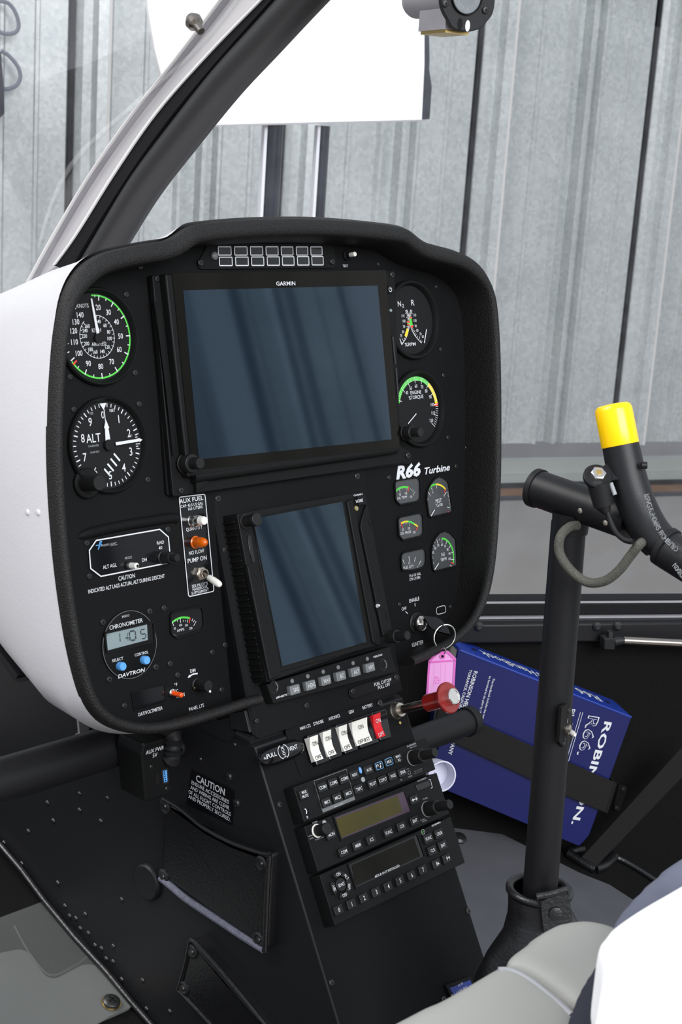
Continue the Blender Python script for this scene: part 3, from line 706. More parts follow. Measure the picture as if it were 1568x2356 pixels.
# ================================================================ small windows
def window(name,label,poly,rad,cat='gauge',face='dial_grey',depth=.0):
    cx=sum(p[0] for p in poly)/len(poly); cy=sum(p[1] for p in poly)/len(poly)
    d=Dev(name,label,cat,PP,cx,cy); P=rnd(d.poly(poly),rad,5)
    b=MB(); o=inset(P,-.0012); b.ringp(o,inset(P,.0002),0,.0022,'bezel_black'); b.build('window_rim',d.e)
    b=MB(); b.prism(P,0,.0005,face); b.build('dial_face',d.e); return d
def uarc(d,c,rv,a0,a1,wd,m,z=.0008):
    d.T.arc(c,rv-wd,rv,a0,a1,z,m)
def pmarks(d,pts,t=.00035,m='white_print',z=.0010,zf=q7):
    for a_,b_ in pts: d.T.seg(d.uv(*zf(*a_)),d.uv(*zf(*b_)),t,z,m)
def band(d,pts,w_,m,zf=q7,z=.0007):
    P=spline([Vector((*d.uv(*zf(*p)),0)) for p in pts],5)
    for i in range(len(P)-1): d.T.seg(P[i],P[i+1]+(P[i+1]-P[i])*.15,w_,z,m)
def ptxt(d,s_,x,y,hp,zf=q7,m='white_print'):
    x_,y_=d.uv(*zf(x,y)); d.T.text(s_,x_,y_,hp*d.k(*zf(x,y)),.0009,m)
d=window('oil_temperature_gauge','small square gauge marked OIL TEMP, upper left of the small gauges',[q7(*p) for p in ((220,240),(720,165),(728,620),(325,700),(240,610))],[.004,.006,.005,.001,.001])
band(d,[(235,450),(310,385),(400,352),(500,360)],.0019,'green_print'); pmarks(d,[((508,350),(490,445))],.0008,'red_print')
pmarks(d,[((315,390),(332,460)),((475,375),(465,440)),((540,375),(530,410)),((572,390),(558,425)),((600,410),(582,445)),((628,445),(588,520))]+[((x,382),(x+3,398)) for x in (350,380,410,440)])
for t in (('50',332,505,5.5),('100',452,480,5.5),('150',552,548,5.5)): ptxt(d,*t)
d.txt('OIL TEMP',q7(290,600),q7(490,578),5.5,w=.0009,bold=0); a=d.uv(*q7(245,620));c=d.uv(*q7(318,692)); b=MB(); b.seg(a,c,.0009,.0012,'white_print'); b.build('needle',d.e); d.done()
d=window('oil_pressure_gauge','small square gauge marked OIL PRESS, middle left of the small gauges',[q7(*p) for p in ((285,975),(775,870),(788,1315),(385,1408),(305,1320))],[.004,.006,.005,.001,.001])
band(d,[(352,1085),(420,1052),(495,1045)],.0017,'yellow_print');band(d,[(495,1045),(560,1058),(620,1095)],.0017,'green_print');band(d,[(620,1095),(660,1120),(690,1150)],.0017,'yellow_print')
pmarks(d,[((350,1080),(378,1165)),((690,1150),(645,1220))],.0008,'red_print'); pmarks(d,[((528,1050),(518,1138)),((298,1125),(318,1160)),((332,1105),(345,1135))]+[((x,1075),(x+4,1092)) for x in (400,430,460,490,560,590)])
for t in (('50',392,1208,5.5),('100',512,1180,5.5),('150',615,1258,5.5)): ptxt(d,*t)
d.txt('OIL PRESS',q7(355,1308),q7(570,1275),5.5,w=.0009,bold=0); a=d.uv(*q7(308,1328));c=d.uv(*q7(380,1402)); b=MB(); b.seg(a,c,.0009,.0012,'white_print'); b.build('needle',d.e); d.done()
d=window('fuel_quantity_gauge','small square gauge marked FUEL QTY, lower left of the small gauges',[q7(*p) for p in ((345,1690),(835,1575),(835,1940),(570,2010),(360,2010))],[.005,.006,.006,.002,.003])
pmarks(d,[((385,1808),(420,1895)),((508,1740),(516,1840)),((638,1752),(618,1850)),((745,1832),(702,1915))],.0006)
ptxt(d,'1/2',518,1875,5.5); ptxt(d,'F',688,1962,5.5); d.txt('FUEL QTY',q7(418,1998),q7(620,1962),6,w=.0009,bold=0); d.done()
d=window('turbine_temperature_gauge','arch-shaped gauge marked MGT with a green and yellow arc, upper right of the small gauges',[q7(*p) for p in ((865,640),(862,520),(880,420),(940,300),(1020,200),(1115,150),(1200,180),(1275,240),(1300,340),(1375,845),(940,948),(905,920))],[.001]*9+[.003,.002,.001])
band(d,[(893,420),(940,350),(1000,312),(1060,300)],.0017,'green_print');band(d,[(1060,300),(1130,310),(1200,350),(1245,400)],.0017,'yellow_print')
pmarks(d,[((1245,400),(1210,465)),((1290,840),(1305,880))],.0009,'red_print')
pmarks(d,[((885,450),(925,498)),((958,368),(975,418)),((1055,320),(1060,380)),((1262,455),(1225,505)),((1270,752),(1325,775))],.0006); pmarks(d,[((1278+i*5,468+i*27),(1298+i*4,458+i*28)) for i in range(11)],.0003)
for t in (('6',988,455,5.5),('5',930,515,5.5),('4',885,602,5.5),('3',878,702,5.5),('2',890,802,5.5),('1',922,890,5.5),('8',1215,522,5.5),('MGT',1105,628,9),('°Cx100',1115,712,7)): ptxt(d,*t)
a=d.uv(*q7(940,945));c=d.uv(*q7(1018,808)); b=MB(); b.seg(a,c,.0010,.0014,'white_print'); b.build('needle',d.e); d.done()
d=window('gas_generator_gauge','arch-shaped gauge marked N1 with a green arc, lower right of the small gauges',[q7(*p) for p in ((955,1720),(955,1640),(980,1500),(1040,1370),(1120,1280),(1225,1240),(1320,1275),(1435,1400),(1470,1920),(1015,2032),(985,1990))],[.001]*8+[.003,.002,.001])
band(d,[(1170,1385),(1240,1400),(1310,1460),(1365,1550),(1395,1640),(1405,1740),(1403,1870)],.0019,'green_print'); pmarks(d,[((1345,1862),(1405,1895))],.0009,'red_print')
pmarks(d,[((1172,1390),(1165,1468)),((1270,1430),(1248,1500)),((1345,1525),(1308,1575)),((1405,1650),(1345,1680)),((1415,1805),(1355,1802)),((1065,1395),(1085,1488)),((985,1505),(1018,1555)),((1330,1915),(1378,1952))],.0006); pmarks(d,[((1122,1382),(1120,1422)),((1015,1440),(1033,1472))],.0004)
for t in (('60',1172,1508,6),('70',1235,1540,6),('80',1285,1605,6),('90',1322,1690,6),('100',1328,1790,6),('50',1097,1522,6),('40',1037,1582,6),('30',992,1665,6),('20',975,1770,6),('10',988,1878,6),('N1',1192,1705,9),('%RPM',1205,1800,7)): ptxt(d,*t)
a=d.uv(*q7(1010,2020));c=d.uv(*q7(1100,1880)); b=MB(); b.seg(a,c,.0010,.0014,'white_print'); b.build('needle',d.e); d.done()
d=window('ammeter','small gauge marked AMPS with a green arc, to the right of the chronometer',[z5(*p) for p in ((950,115),(1210,55),(1225,240),(1000,315),(955,280))],[.003,.005,.005,.002,.002],face='dial_black')
band(d,[(950,200),(1000,165),(1050,148),(1110,152)],.0016,'green_print',z5); pmarks(d,[((1115,150),(1105,195))],.0008,'red_print',zf=z5); pmarks(d,[((962,182),(977,220)),((1030,150),(1034,192)),((1095,165),(1090,190)),((1163,180),(1143,218)),((1135,158),(1128,178)),((1150,168),(1140,188))]+[((x,170),(x+2,182)) for x in (985,1005,1055,1075)],.0005,zf=z5)
for t in (('50',986,240,5.5),('100',1035,212,5.5),('150',1083,213,5.5),('200',1120,238,5.5)): ptxt(d,*t,zf=z5)
d.txt('AMPS',z5(1010,270),z5(1072,258),6,w=.0009,bold=0); a=d.uv(*z5(957,280));c=d.uv(*z5(997,312)); b=MB(); b.seg(a,c,.0010,.0014,'white_print'); b.build('needle',d.e); d.done()
# ================================================================ annunciator bar
d=Dev('annunciator_panel','row of fourteen white-framed warning light boxes at the top of the panel','indicator',PP,620,590)
P=rnd([d.uv(*z2(*p)) for p in ((172,350),(235,230),(262,222),(1130,215),(1165,345),(1150,400),(190,410),(165,392))],.002)
b=MB(); b.prism(P,0,.0015,'bezel_black',ch=.0005); b.build('backplate',d.e)
for row,ys,xs in ((0,(242,307),(313,430,545,657,767,876,980)),(1,(317,383),(321,438,553,666,775,884,988))):
    for i,x in enumerate(xs):
        ww=(98,97,94,93,90,88,87)[i]; y0=ys[0]+(1 if row==0 and i>3 else 0)-(i*.7 if row else 0); y1=ys[1]-(i*.8 if row else 0)
        P=rnd([d.uv(*z2(*p),.0015) for p in ((x,y0),(x+ww-2,y0),(x+ww,y1),(x+3,y1))],.001,3)
        b=MB(); b.prism(P,.0015,.0019,'gloss_black'); b.line(inset(P,.0003),.0009,.0021,'white_print'); b.build('warning_light',d.e)
x,y=d.uv(*z2(280,312)); b=MB(); b.lathe([(.0034,.0015),(.0034,.003),(.0024,.0042),(.001,.0048)],'grey_key',(x,y),20); b.build('dimmer_sensor',d.e)
screw(d,*z2(187,360),8,.0015); screw(d,*z2(1137,352),7,.0015); d.done()
d=Dev('test_button','small white test push-button at the top right of the annunciator row','button',PP,*z2(1238,308))
b=MB(); b.lathe([(.0045,0),(.0045,.002),(.0032,.003),(.003,.006)],'matte_black'); b.build('collar',d.e)
b=MB(); b.lathe([(.0022,.004),(.0022,.0115),(.0018,.012)],'white_plastic',n=20); b.build('plunger',d.e); d.done()
# ================================================================ large display
mf=Z(340,980,2.529)
d=Dev('flight_display','large wide flight display with a reflective dark blue screen','display',PP,640,860)
wz=.016
P=d.poly([(352,632),(908,622)],wz*0)
b=MB(); Pp=rnd([d.uv(343,634),d.uv(901,622),d.uv(915,1028),d.uv(938,1040),d.uv(944,1066),d.uv(378,1141)],.003); b.prism(Pp,0,.003,'bezel_black'); b.build('mounting_plate',d.e)
# bezel body with bevelled left and lower flanges
FR=[(395,629),(886,622),(917,1030),(440,1082)]
fr=[d.uv(x,y,wz) for x,y in FR]
base=[d.uv(356,632,.008),d.uv(908,622,.008),d.uv(942,1063,.008),d.uv(404,1141,.008)]
b=MB(); b.prism(rnd([d.uv(350,632,.008),d.uv(907,622,.008),d.uv(920,1026,.008),d.uv(936,1034,.008),d.uv(942,1063,.008),d.uv(398,1143,.008)],.0025),.003,.008,'bezel_black',ch=.0008); b.build('bezel_plate',d.e)
b=MB(); b.prism(rnd([d.uv(380,630,wz),d.uv(888,622,wz),d.uv(921,1036,wz),d.uv(432,1098,wz)],.002),.008,wz,'bezel_black',ch=.0016);
b.build('bezel',d.e)
b=MB(); b.prism(fr,wz,wz+.0006,'screen_black'); b.build('glass',d.e)
sc_=[d.uv(x,y,wz+.0007) for x,y in ((421,668),(868,657),(900,1011),(457,1057))]
b=MB(); b.prism(sc_,wz+.0006,wz+.0008,'screen_blue'); b.build('screen',d.e)
# lower rounded rail
b=MB(); a=d.uv(*mf(270,290),.014);c=d.uv(*mf(1450,125),.014); h=.0045
b.tube([(a[0],a[1]-.001,.011),(c[0],c[1]-.001,.011)],.0052,'bezel_black',20); b.build('lower_rail',d.e)
b=MB(); e=[d.uv(*mf(300,300),.016),d.uv(*mf(365,322),.013),d.uv(*mf(268,392),.009)]; b.prism(e,.008,.0125,'bezel_black',ch=.001); b.build('corner_wedge',d.e)
b=MB(); P=rnd([d.uv(*z1(812,760),.0085),d.uv(*z1(880,860),.0085),d.uv(*z4(1000,430),.0085),d.uv(*z4(968,560),.0085),d.uv(*z1(905,1500),.0085)],.002); b.prism(P,.008,.0092,'bezel_black',ch=.0006); b.build('side_cover',d.e)
for p in (z1(840,588),z4(1040,832),z3(237,340),z3(408,2300),): screw(d,*p,7,.008,hex_=True)
d.txt('GARMIN',z2(738,524),z2(876,521),9,w=wz+.0009,bold=.03)
# power key
b=MB(); x,y=d.uv(*z3(220,497),wz); x2,y2=x+.0,y
def side(px,py): return d.uv(px,py,.008)
P=[d.uv(*z3(a_,b_),.0085) for a_,b_ in ((192,450),(242,448),(250,545),(200,547))]; b=MB(); b.prism(rnd(P,.0006),.008,.0095,'matte_black',ch=.0004); b.build('power_key',d.e)
x,y=d.uv(*z3(222,500),.0097); kk=d.k(900,660); d.T.arc((x,y),4.2*kk,5.6*kk,38,322,.0099,'white_print'); d.T.seg((x,y),(x,y+6*kk),1.4*kk,.0099,'white_print')
x,y=d.uv(*z3(225,728),.0085); b=MB(); b.lathe([(.0016,.008),(.0016,.0092),(.001,.0098)],'lcd_grey',(x,y),16); b.build('light_sensor',d.e)
for a_,b_,c_,e_ in (((240,1010),(258,1010),(285,1308),(268,1308)),((275,1355),(293,1355),(316,1645),(298,1650))):
    b=MB(); b.prism(rnd([d.uv(*z3(*p),.0085) for p in (a_,b_,c_,e_)],.0006),.008,.0088,'gloss_black'); b.build('card_slot',d.e)
def dual(d,px,py,w,r1,r2,h1,h2,ring=False,name='knob'):
    x,y=d.uv(px,py,w); k=d.k(px,py,w); b=MB(); A,B=r1*k,r2*k
    b.lathe([(A*1.06,w),(A*1.06,w+.001),(A,w+.0012),(A,w+h1*.8),(A*.97,w+h1*.82),(A*.97,w+h1),(A*.9,w+h1+.0004)],'knob_black',(x,y),64,knurl=((2,3),.04)); o=b.build(name,d.e,ang=.5)
    b=MB(); b.lathe([(B,w+h1),(B,w+h1+h2*.9),(B*.9,w+h1+h2)],'knob_black',(x,y),32,knurl=((0,1),.06)); b.build('inner_knob',o,ang=.5)
    if ring: b=MB(); b.lathe([(A*1.10,w),(A*1.10,w+.0005),(A*1.05,w+.0008)],'grey_print',(x,y),48); tag(b.build('index_ring',o),'white ring at the foot of the knob')
    return o
dual(d,424,1067,.010,22,14,.010,.0095); dual(d,931,996,.010,16.5,11.5,.010,.0095)
d.done()
# ================================================================ auxiliary fuel placard
d=Dev('auxiliary_fuel_panel','tall white-outlined strip marked AUX FUEL with button, amber lamp and toggle','switch panel',PP,450,1255)
P=rnd([d.uv(*z4(*p)) for p in ((1020,888),(1240,862),(1316,1680),(1100,1727))],.0022,4)
b=MB(); b.prism(P,0,.0008,'gloss_black'); b.line(inset(P,.0002),.0008,.0009,'white_print'); b.build('placard',d.e)
wp=.0010
d.txt('AUX FUEL',z4(1032,940),z4(1232,915),10,w=wp,bold=.03); d.txt('CAP: 43.5 US GAL',z4(1042,978),z4(1230,952),6.5,w=wp); d.txt('165 LITERS',z4(1105,998),z4(1225,984),6.5,w=wp)
d.txt('QUANTITY',z4(1088,1178),z4(1224,1152),8,w=wp); d.txt('NO FLOW',z4(1112,1376),z4(1238,1352),8.5,w=wp); d.txt('PUMP ON',z4(1102,1445),z4(1260,1412),10,w=wp)
d.txt("SEE PILOT'S",z4(1136,1648),z4(1268,1624),6.5,w=wp); d.txt('HANDBOOK',z4(1142,1676),z4(1268,1650),6.5,w=wp); d.txt('SUPPLEMENT',z4(1133,1705),z4(1278,1680),6.5,w=wp)
x,y=d.uv(*z8(300,868)); k=d.k(*z8(300,868)); b=MB(); b.lathe([(14*k,0),(14*k,.001),(12.5*k,.0015),(12.5*k,.010),(11.5*k,.011),(9*k,.011)],'chrome',(x,y),32); b.build('button_collar',d.e)
b=MB(); b.lathe([(10.2*k,.010),(10.2*k,.0150),(9*k,.0160)],'white_plastic',(x,y),32); b.build('push_button',d.e)
x,y=d.uv(*z8(350,1235)); b=MB(); b.lathe([(15*k,0),(15*k,.0015),(13*k,.002),(13*k,.006),(12.2*k,.009),(9.5*k,.0125),(5*k,.0145),(.5*k,.015)],'amber',(x,y),32,knurl=((2,3),.03)); b.build('warning_lamp',d.e)
x,y=d.uv(*z8(425,1760));
b=MB(); b.prism(circ(x,y,16.5*k,6),.0008,.0040,'nickel',ch=.0006); b.lathe([(11*k,.004),(11*k,.0075),(8.5*k,.0075),(8*k,.004)],'nickel',(x,y),32,caps=False); b.lathe([(14*k,.0035),(14*k,.0045),(11*k,.0047)],'nickel',(x,y),32); b.build('toggle_nut',d.e)
b=MB(); b.lathe([(8.4*k,.0045),(8.4*k,.005)],'matte_black',(x,y),20); b.build('bushing',d.e)
def toggle(d,x,y,w,dx,dy,L,r0,r1,m,m0='nickel',tipf=.3):
    a=Vector((x,y,w)); u=Vector((dx,dy,1)).normalized(); b=MB(); b.tube([a,a+u*L*.4],[r0,r0*1.1],m0,16)
    o=b.build('toggle_stem',d.e); b=MB(); pts=[a+u*L*t for t in (tipf,tipf+.02,.6,.8,.92,.97,1.0)]
    b.tube(pts,[r1*.75,r1*.85,r1,r1,r1*.85,r1*.6,r1*.15],m,24); b.build('toggle_lever',d.e,ang=1)
toggle(d,x,y,.005,.08,-.52,.0215,4.0*k,8.4*k,'white_plastic'); d.done()
# ================================================================ radar altimeter
d=Dev('radar_altimeter','white-outlined eight-sided unit marked ALT AGL and DH with a black knob','instrument',PP,293,1270)
P=[d.uv(*z4(*p)) for p in ((320,1248),(855,1155),(930,1222),(945,1440),(360,1558),(272,1490),(260,1335))]
P=[d.uv(*z4(*p)) for p in ((320,1248),(855,1155),(930,1222),(950,1440),(360,1558),(272,1490),(260,1335))]
b=MB(); b.prism(P,0,.0015,'gloss_black'); b.line(inset(P,.0004),.0010,.0017,'white_print'); b.build('face_plate',d.e)
wr=.0018
d.txt('FREEFLIGHT',z4(374,1305),z4(505,1283),4.5,w=wr,m='grey_print'); d.txt('SYSTEMS',z4(455,1300),z4(512,1292),2.2,w=wr,m='grey_print')
d.T.add([(*d.uv(*z4(*p)),wr) for p in ((372,1256),(350,1262),(335,1330),(341,1330),(354,1268),(370,1262))],[(0,1,2,5),(2,3,4,5)],'blue_print'); d.T.add([(*d.uv(*z4(*p)),wr) for p in ((318,1292),(370,1282),(368,1288),(318,1299))],[(0,1,2,3)],'blue_print')
d.txt('RAD',z4(843,1288),z4(903,1279),7.5,w=wr); d.txt('40',z4(857,1330),z4(887,1325),7.5,w=wr); d.txt('DH',z4(718,1432),z4(758,1426),8,w=wr); d.txt('MODE',z4(575,1412),z4(633,1402),5.5,w=wr,m='grey_print'); d.txt('ALT AGL',z4(390,1492),z4(506,1474),8.5,w=wr,bold=0)
x,y=d.uv(*z4(605,1460)); b=MB(); b.lathe([(.003,.0015),(.003,.0035),(.0022,.004)],'knob_black',(x-.002,y),20); b.build('mode_bushing',d.e)
b=MB(); b.tube([(x-.001,y,.003),(x,y-.0005,.010),(x+.0002,y-.0005,.0105)],[.0024,.0026,.0018],'white_plastic',20); b.tube([(x,y-.0005,.0105),(x+.0002,y-.0005,.0112)],[.0012,.0012],'matte_black',12); b.build('mode_button',d.e)
x,y=d.uv(*z4(890,1395),.002); b=MB(); k=d.k(*z4(890,1395)); b.lathe([(15.5*k,.0015),(15.5*k,.003),(14*k,.0035),(14*k,.0125),(12*k,.0135)],'knob_black',(x,y),36,knurl=((2,3),.09)); b.build('knob',d.e,ang=.4)
b=MB(); b.lathe([(9*k,.0135),(9*k,.019),(8*k,.020)],'knob_black',(x,y),24); b.build('inner_knob',d.e)
for p in (z4(250,1275),z4(928,1160),z4(272,1553)): screw(d,*p,7)
d.done()
# ================================================================ chronometer
d=Dev('chronometer','round clock marked CHRONOMETER with a grey digital display and two blue buttons','clock',PP,*z5(605,375))
k=d.k(*z5(605,375)); b=MB(); Rr=80*k; b.lathe([(Rr,0),(Rr,.0012),(Rr-.0006,.0016)],'panel_black',n=64); b.build('face_plate',d.e)
d.T.arc((0,0),Rr-.0007,Rr-.0003,0,360,.0018,'grey_key')
wr=.0018
P=rnd([d.uv(*z5(*p)) for p in ((395,285),(790,192),(798,340),(410,432))],.0012);
b=MB(); b.ringp(inset(P,-.0016),P,.0016,.0032,'bezel_black'); b.build('display_rim',d.e)
P2=[d.uv(*z5(*p)) for p in ((395,285),(745,200),(752,335),(410,425))]
b=MB(); b.prism(P,.0015,.0018,'matte_black'); b.prism(P2,.0018,.002,'lcd_grey'); b.build('digital_display',d.e)
SEG={'1':'bc','0':'abcdef','5':'acdfg','H':'bcefg'}
def seg7(d,ch,P4,z,m):
    a,b_,c,e=[Vector(p) for p in P4]  # TL TR BR BL
    L=lambda u,v:a.lerp(b_,u).lerp(e.lerp(c,u),v)
    S_={'a':((.12,0),(.88,0)),'d':((.12,1),(.88,1)),'g':((.12,.5),(.88,.5)),'f':((0,.06),(0,.46)),'e':((0,.54),(0,.94)),'b':((1,.06),(1,.46)),'c':((1,.54),(1,.94))}
    for s_ in SEG[ch]: p,q_=S_[s_]; d.T.seg(L(*p),L(*q_),(b_-a).length*.22,z,m)
for ch,x0,x1,y0 in (('1',480,515,282),('1',560,580,275),('0',595,645,262),('5',690,730,248)):
    seg7(d,ch,[d.uv(*z5(*p)) for p in ((x0,y0+4),(x1,y0-4),(x1+6,y0+72),(x0+8,y0+80))],.0021,'lcd_dark')
d.T.seg(d.uv(*z5(565,320)),d.uv(*z5(590,315)),.001,.0021,'lcd_dark')
d.txt('UT LT FT ET'[:2],z5(418,308),z5(440,303),3.4,w=.0021,m='lcd_dark')
d.txt('M800',z5(550,152),z5(612,142),6,w=wr,m='grey_print'); d.txt('CHRONOMETER',z5(445,250),z5(725,190),9.5,w=wr,bold=.01,m='white_print')
d.txt('SELECT',z5(468,523),z5(560,502),6.5,w=wr); d.txt('CONTROL',z5(657,475),z5(770,450),6.5,w=wr); d.txt('DAVTRON',z5(515,655),z5(745,605),8.5,w=wr,bold=.04,shear=.25)
for p in (z5(530,557),z5(730,505)):
    x,y=d.uv(*p,.002); b=MB(); b.lathe([(.0035,.0016),(.0035,.0058),(.0030,.0066)],'key_blue',(x,y),28); b.build('push_button',d.e)
for p in (z5(385,188),z5(777,97),z5(828,565),z5(438,668)): screw(d,*p,7.5,.0,hex_=True)
d.done()
d=Dev('voltmeter','blank dark rectangular display marked OAT/VOLTMETER at the bottom left of the panel','instrument',PP,*z5(760,820))
P=rnd([d.uv(*z5(*p)) for p in ((628,780),(898,718),(910,855),(650,930))],.0015); b=MB(); b.ringp(inset(P,-.0008),P,0,.0012,'bezel_black'); b.build('display_rim',d.e)
b=MB(); b.prism(P,0,.0006,'gloss_black'); b.build('display',d.e)
x,y=d.uv(*z5(955,778)); b=MB(); b.lathe([(.0032,0),(.0032,.003),(.0024,.0034)],'chrome',(x,y),20); b.build('toggle_collar',d.e)
b=MB(); b.tube([(x,y,.002),(x+.0012,y-.0012,.007),(x+.0016,y-.0016,.0118),(x+.0017,y-.0017,.0126)],[.002,.0021,.0021,.0012],'orange_tip',20); b.build('toggle_tip',d.e); d.done()
d=Dev('dimmer_knob','black knob with a white dot marked DIM and PANEL LTS','knob',PP,*z5(1175,712)); k=d.k(450,1575)
b=MB(); b.lathe([(15.5*k,0),(15.5*k,.001),(14*k,.0015),(13.5*k,.0135),(12.5*k,.0145)],'knob_black',n=40,knurl=((2,3),.10)); b.build('knob_body',d.e,ang=.4)
for x_,y_,z_ in ((.0,-.0048,.0146),(-.0072,-.001,.005)):
    b=MB(); b.lathe([(.0011,0),(.001,.0004)],'white_plastic' if z_>.01 else 'brass',M=Matrix.Translation((x_+.001,y_,z_)) if z_>.01 else Matrix.Translation((x_,y_,z_))@Matrix.Rotation(-PI/2,4,'Y'),n=14); b.build('index_dot',d.e)
d.done()
# ================================================================ centre console
E=PG.hit
ySt=PG.o                                          # lower front edge of the stack
def yz(pl,t,w=0): v=pl.o+pl.U*t+pl.N*w; return (v.y,v.z)
Xr=PG.hit(925,1600).x+.001
topP=W(.8236,.79767,-.25057)
tg=(topP-PG.o).dot(PG.U)
conL=-.42
A_=yz(PG,0); B_=yz(PG,tg+.006); C_=yz(PC,conL); D0=yz(PC,-.0045,-.004); D1=yz(PC,-.006)
cons=Dev('centre_console','black centre console running down from the instrument panel to the floor','console',PX,583,1700)
E_=cons.e
Mi=E_.matrix_world.inverted()
def xprism(prof,x0,x1,m,ch=.0,name='x',parent=None,mi=None):
    """profile of (y,z) world points extruded along world X"""
    X0=Pl((0,0,0),(0,-1,0),(0,0,1)); M=(mi or Mi)@X0.mat(Vector((x1,0,0)))
    b=MB(); p=[(-y,z) for y,z in prof]; b.prism(p,0,x1-x0,m,ch=ch,M=M); return b
PXm=lambda X:1
# X0 plane normal is -X: local z = -(X - x1)
bk=W(0,1.35,0).y
cfv=yz(PC,conL)
fl_z=lambda y:F0.z+(y-F0.y)*fs
body=[D1,C_,(C_[0],fl_z(C_[0])-.02),(bk,fl_z(bk)-.02),(bk,W(0,0,-.40).z),(W(0,.80,0).y,W(0,0,-.425).z)]
b=xprism(body,XL,Xr,'side_black',ch=.0015); b.build('lower_body',E_,ang=.5)
stk=[A_,B_,(B_[0]+.02,B_[1]),(B_[0]+.05,A_[1]+.02),(A_[0]+.05,A_[1]+.0)]
b=xprism(stk,XL,Xr,'panel_black',ch=.006); b.build('upper_housing',E_,ang=.5)
b=xprism([yz(PC,0,-.004),yz(PG,.004,-.003),(A_[0]+.05,A_[1]+.01),(A_[0]+.05,A_[1]-.02),yz(PC,-.02,-.006)],XL+.003,Xr-.003,'matte_black'); b.build('gap_liner',E_)
X1=Pl(PC.o,PC.X,PC.U); Mf=Mi@PC.mat(PC.o); b=MB(); b.box(XL+.002-PC.o.x,Xr-.001-PC.o.x,conL,-.008,-.0005,.0004,'panel_black',M=Mf); b.build('front_plate',E_)
# small plates and lip at the top of the side wall
sd=Dev('x','','',PS,0,0); bpy.data.objects.remove(sd.e)
class Side(Dev):
    def __init__(s,*a,**k): super().__init__(*a,**k)
def onside(px,py,w=0): return Mi@PS.hit(px,py,w)
def side_poly(mb,P,w0,w1,m,ch=0):
    M=Mi@PS.mat(PS.o); q_=[]
    for x,y in P: v=PS.hit(x,y,w1)-PS.o; q_.append((v.dot(PS.X),v.dot(PS.U)))
    mb.prism(q_,w0,w1,m,ch=ch,M=M); return mb
b=MB(); side_poly(b,[k6(*p) for p in ((760,150),(1130,50),(1150,190),(1225,215),(1110,322))],0,.0015,'side_black'); b.build('gusset_plate',E_)
b=MB(); side_poly(b,[k6(*p) for p in ((1125,20),(1290,-20),(1345,215),(1145,180))],0,.003,'side_black',ch=.0005); b.build('corner_tab',E_)
b=MB(); a=PS.hit(*k6(1225,222),.0); c=PS.hit(*k6(1380,300),.0)
b.tube([Mi@a,Mi@c],.0035,'side_black',14); b.build('rolled_edge',E_)
def rivet(px,py,rp,name='rivet',big=False):
    k=(PS.hit(px,py-10)-PS.hit(px,py)).length/10; r=rp*k; M=Mi@PS.mat(PS.hit(px,py)); b=MB()
    if big:
        b.lathe([(r,0),(r,r*.35),(r*.8,r*.6),(r*.4,r*.7)],'screw_black',M=M,n=18)
        for a in (.3,.3+PI/2): M2=M@Matrix.Translation((0,0,r*.68))@Matrix.Rotation(a,4,'Z'); b.box(-r*.5,r*.5,-r*.1,r*.1,0,r*.05,'matte_black',M=M2)
    else: b.lathe([(r,0),(r*.9,r*.35),(r*.6,r*.6),(r*.2,r*.7)],'screw_black',M=M,n=14)
    return b.build(name,E_)
for p in ((448,455),(605,480),(267,507),(448,548),(300,608),(567,610),(160,668),(22,733),(122,850),(325,958),(685,1052),(365,1088),(480,1135),(392,1145),(428,1158),(452,1215),(498,1242),(535,1310),(572,1328),(638,1315),(598,1385),(637,1402),(803,1508),(685,1502),(825,1668),(957,1683),(1128,260),(1322,178),(1345,60)):
    x,y=c3(*p); rivet(x,y,6.0 if y>1840 else 5.0)
for p in ((1292,358),(1335,508),(1010,215)): x,y=c3(*p); rivet(x,y,9.5,'screw',True)
# caution placard
b=MB(); side_poly(b,[k6(*p) for p in ((715,620),(1185,855),(1160,1232),(660,1000))],0,.0008,'gloss_black')
cp_=b.build('caution_placard',E_); tp_=MB(); Ms=Mi@PS.mat(PS.o)
def stxt(mb,t,a,c,hp,w=.0011,bold=.02,m='white_print'):
    k=(PS.hit(a[0],a[1]-10)-PS.hit(*a)).length/10; A=PS.hit(*a,w)-PS.o; B=PS.hit(*c,w)-PS.o
    A=Vector((A.dot(PS.X),A.z)); B=Vector((B.dot(PS.X),B.z)); wd=(B-A).length; r=math.atan2((B-A).y,(B-A).x); h=hp*k; mid=(A+B)/2+Vector((-math.sin(r),math.cos(r)))*h/2
    mb.text(t,mid.x,mid.y,h,w,m,wd=wd,bold=bold,rot=r,M=Ms)
stxt(tp_,'CAUTION',k6(762,745),k6(1075,905),15,bold=.045)
for t,a,c in (('ENSURE ACCESSORIES',(713,778),(1120,998)),('AND WIRING ARE CLEAR',(702,830),(1125,1062)),('OF ALL FLIGHT CONTROLS',(680,878),(1140,1130)),('AND PROPERLY SECURED.',(680,930),(1138,1190))): stxt(tp_,t,k6(*a),k6(*c),8.5)
flatb('lettering',tp_,cp_)
# round blanking cap
M=Mi@PS.mat(PS.hit(*c3(840,950))); k=(PS.hit(343,2018)-PS.hit(343,2028)).length/10
b=MB(); b.lathe([(41*k,0),(41*k,.002),(39*k,.004),(36*k,.005)],'side_black',M=M,n=40); tag(b.build('blanking_cap',E_),'round black cap on the side wall')
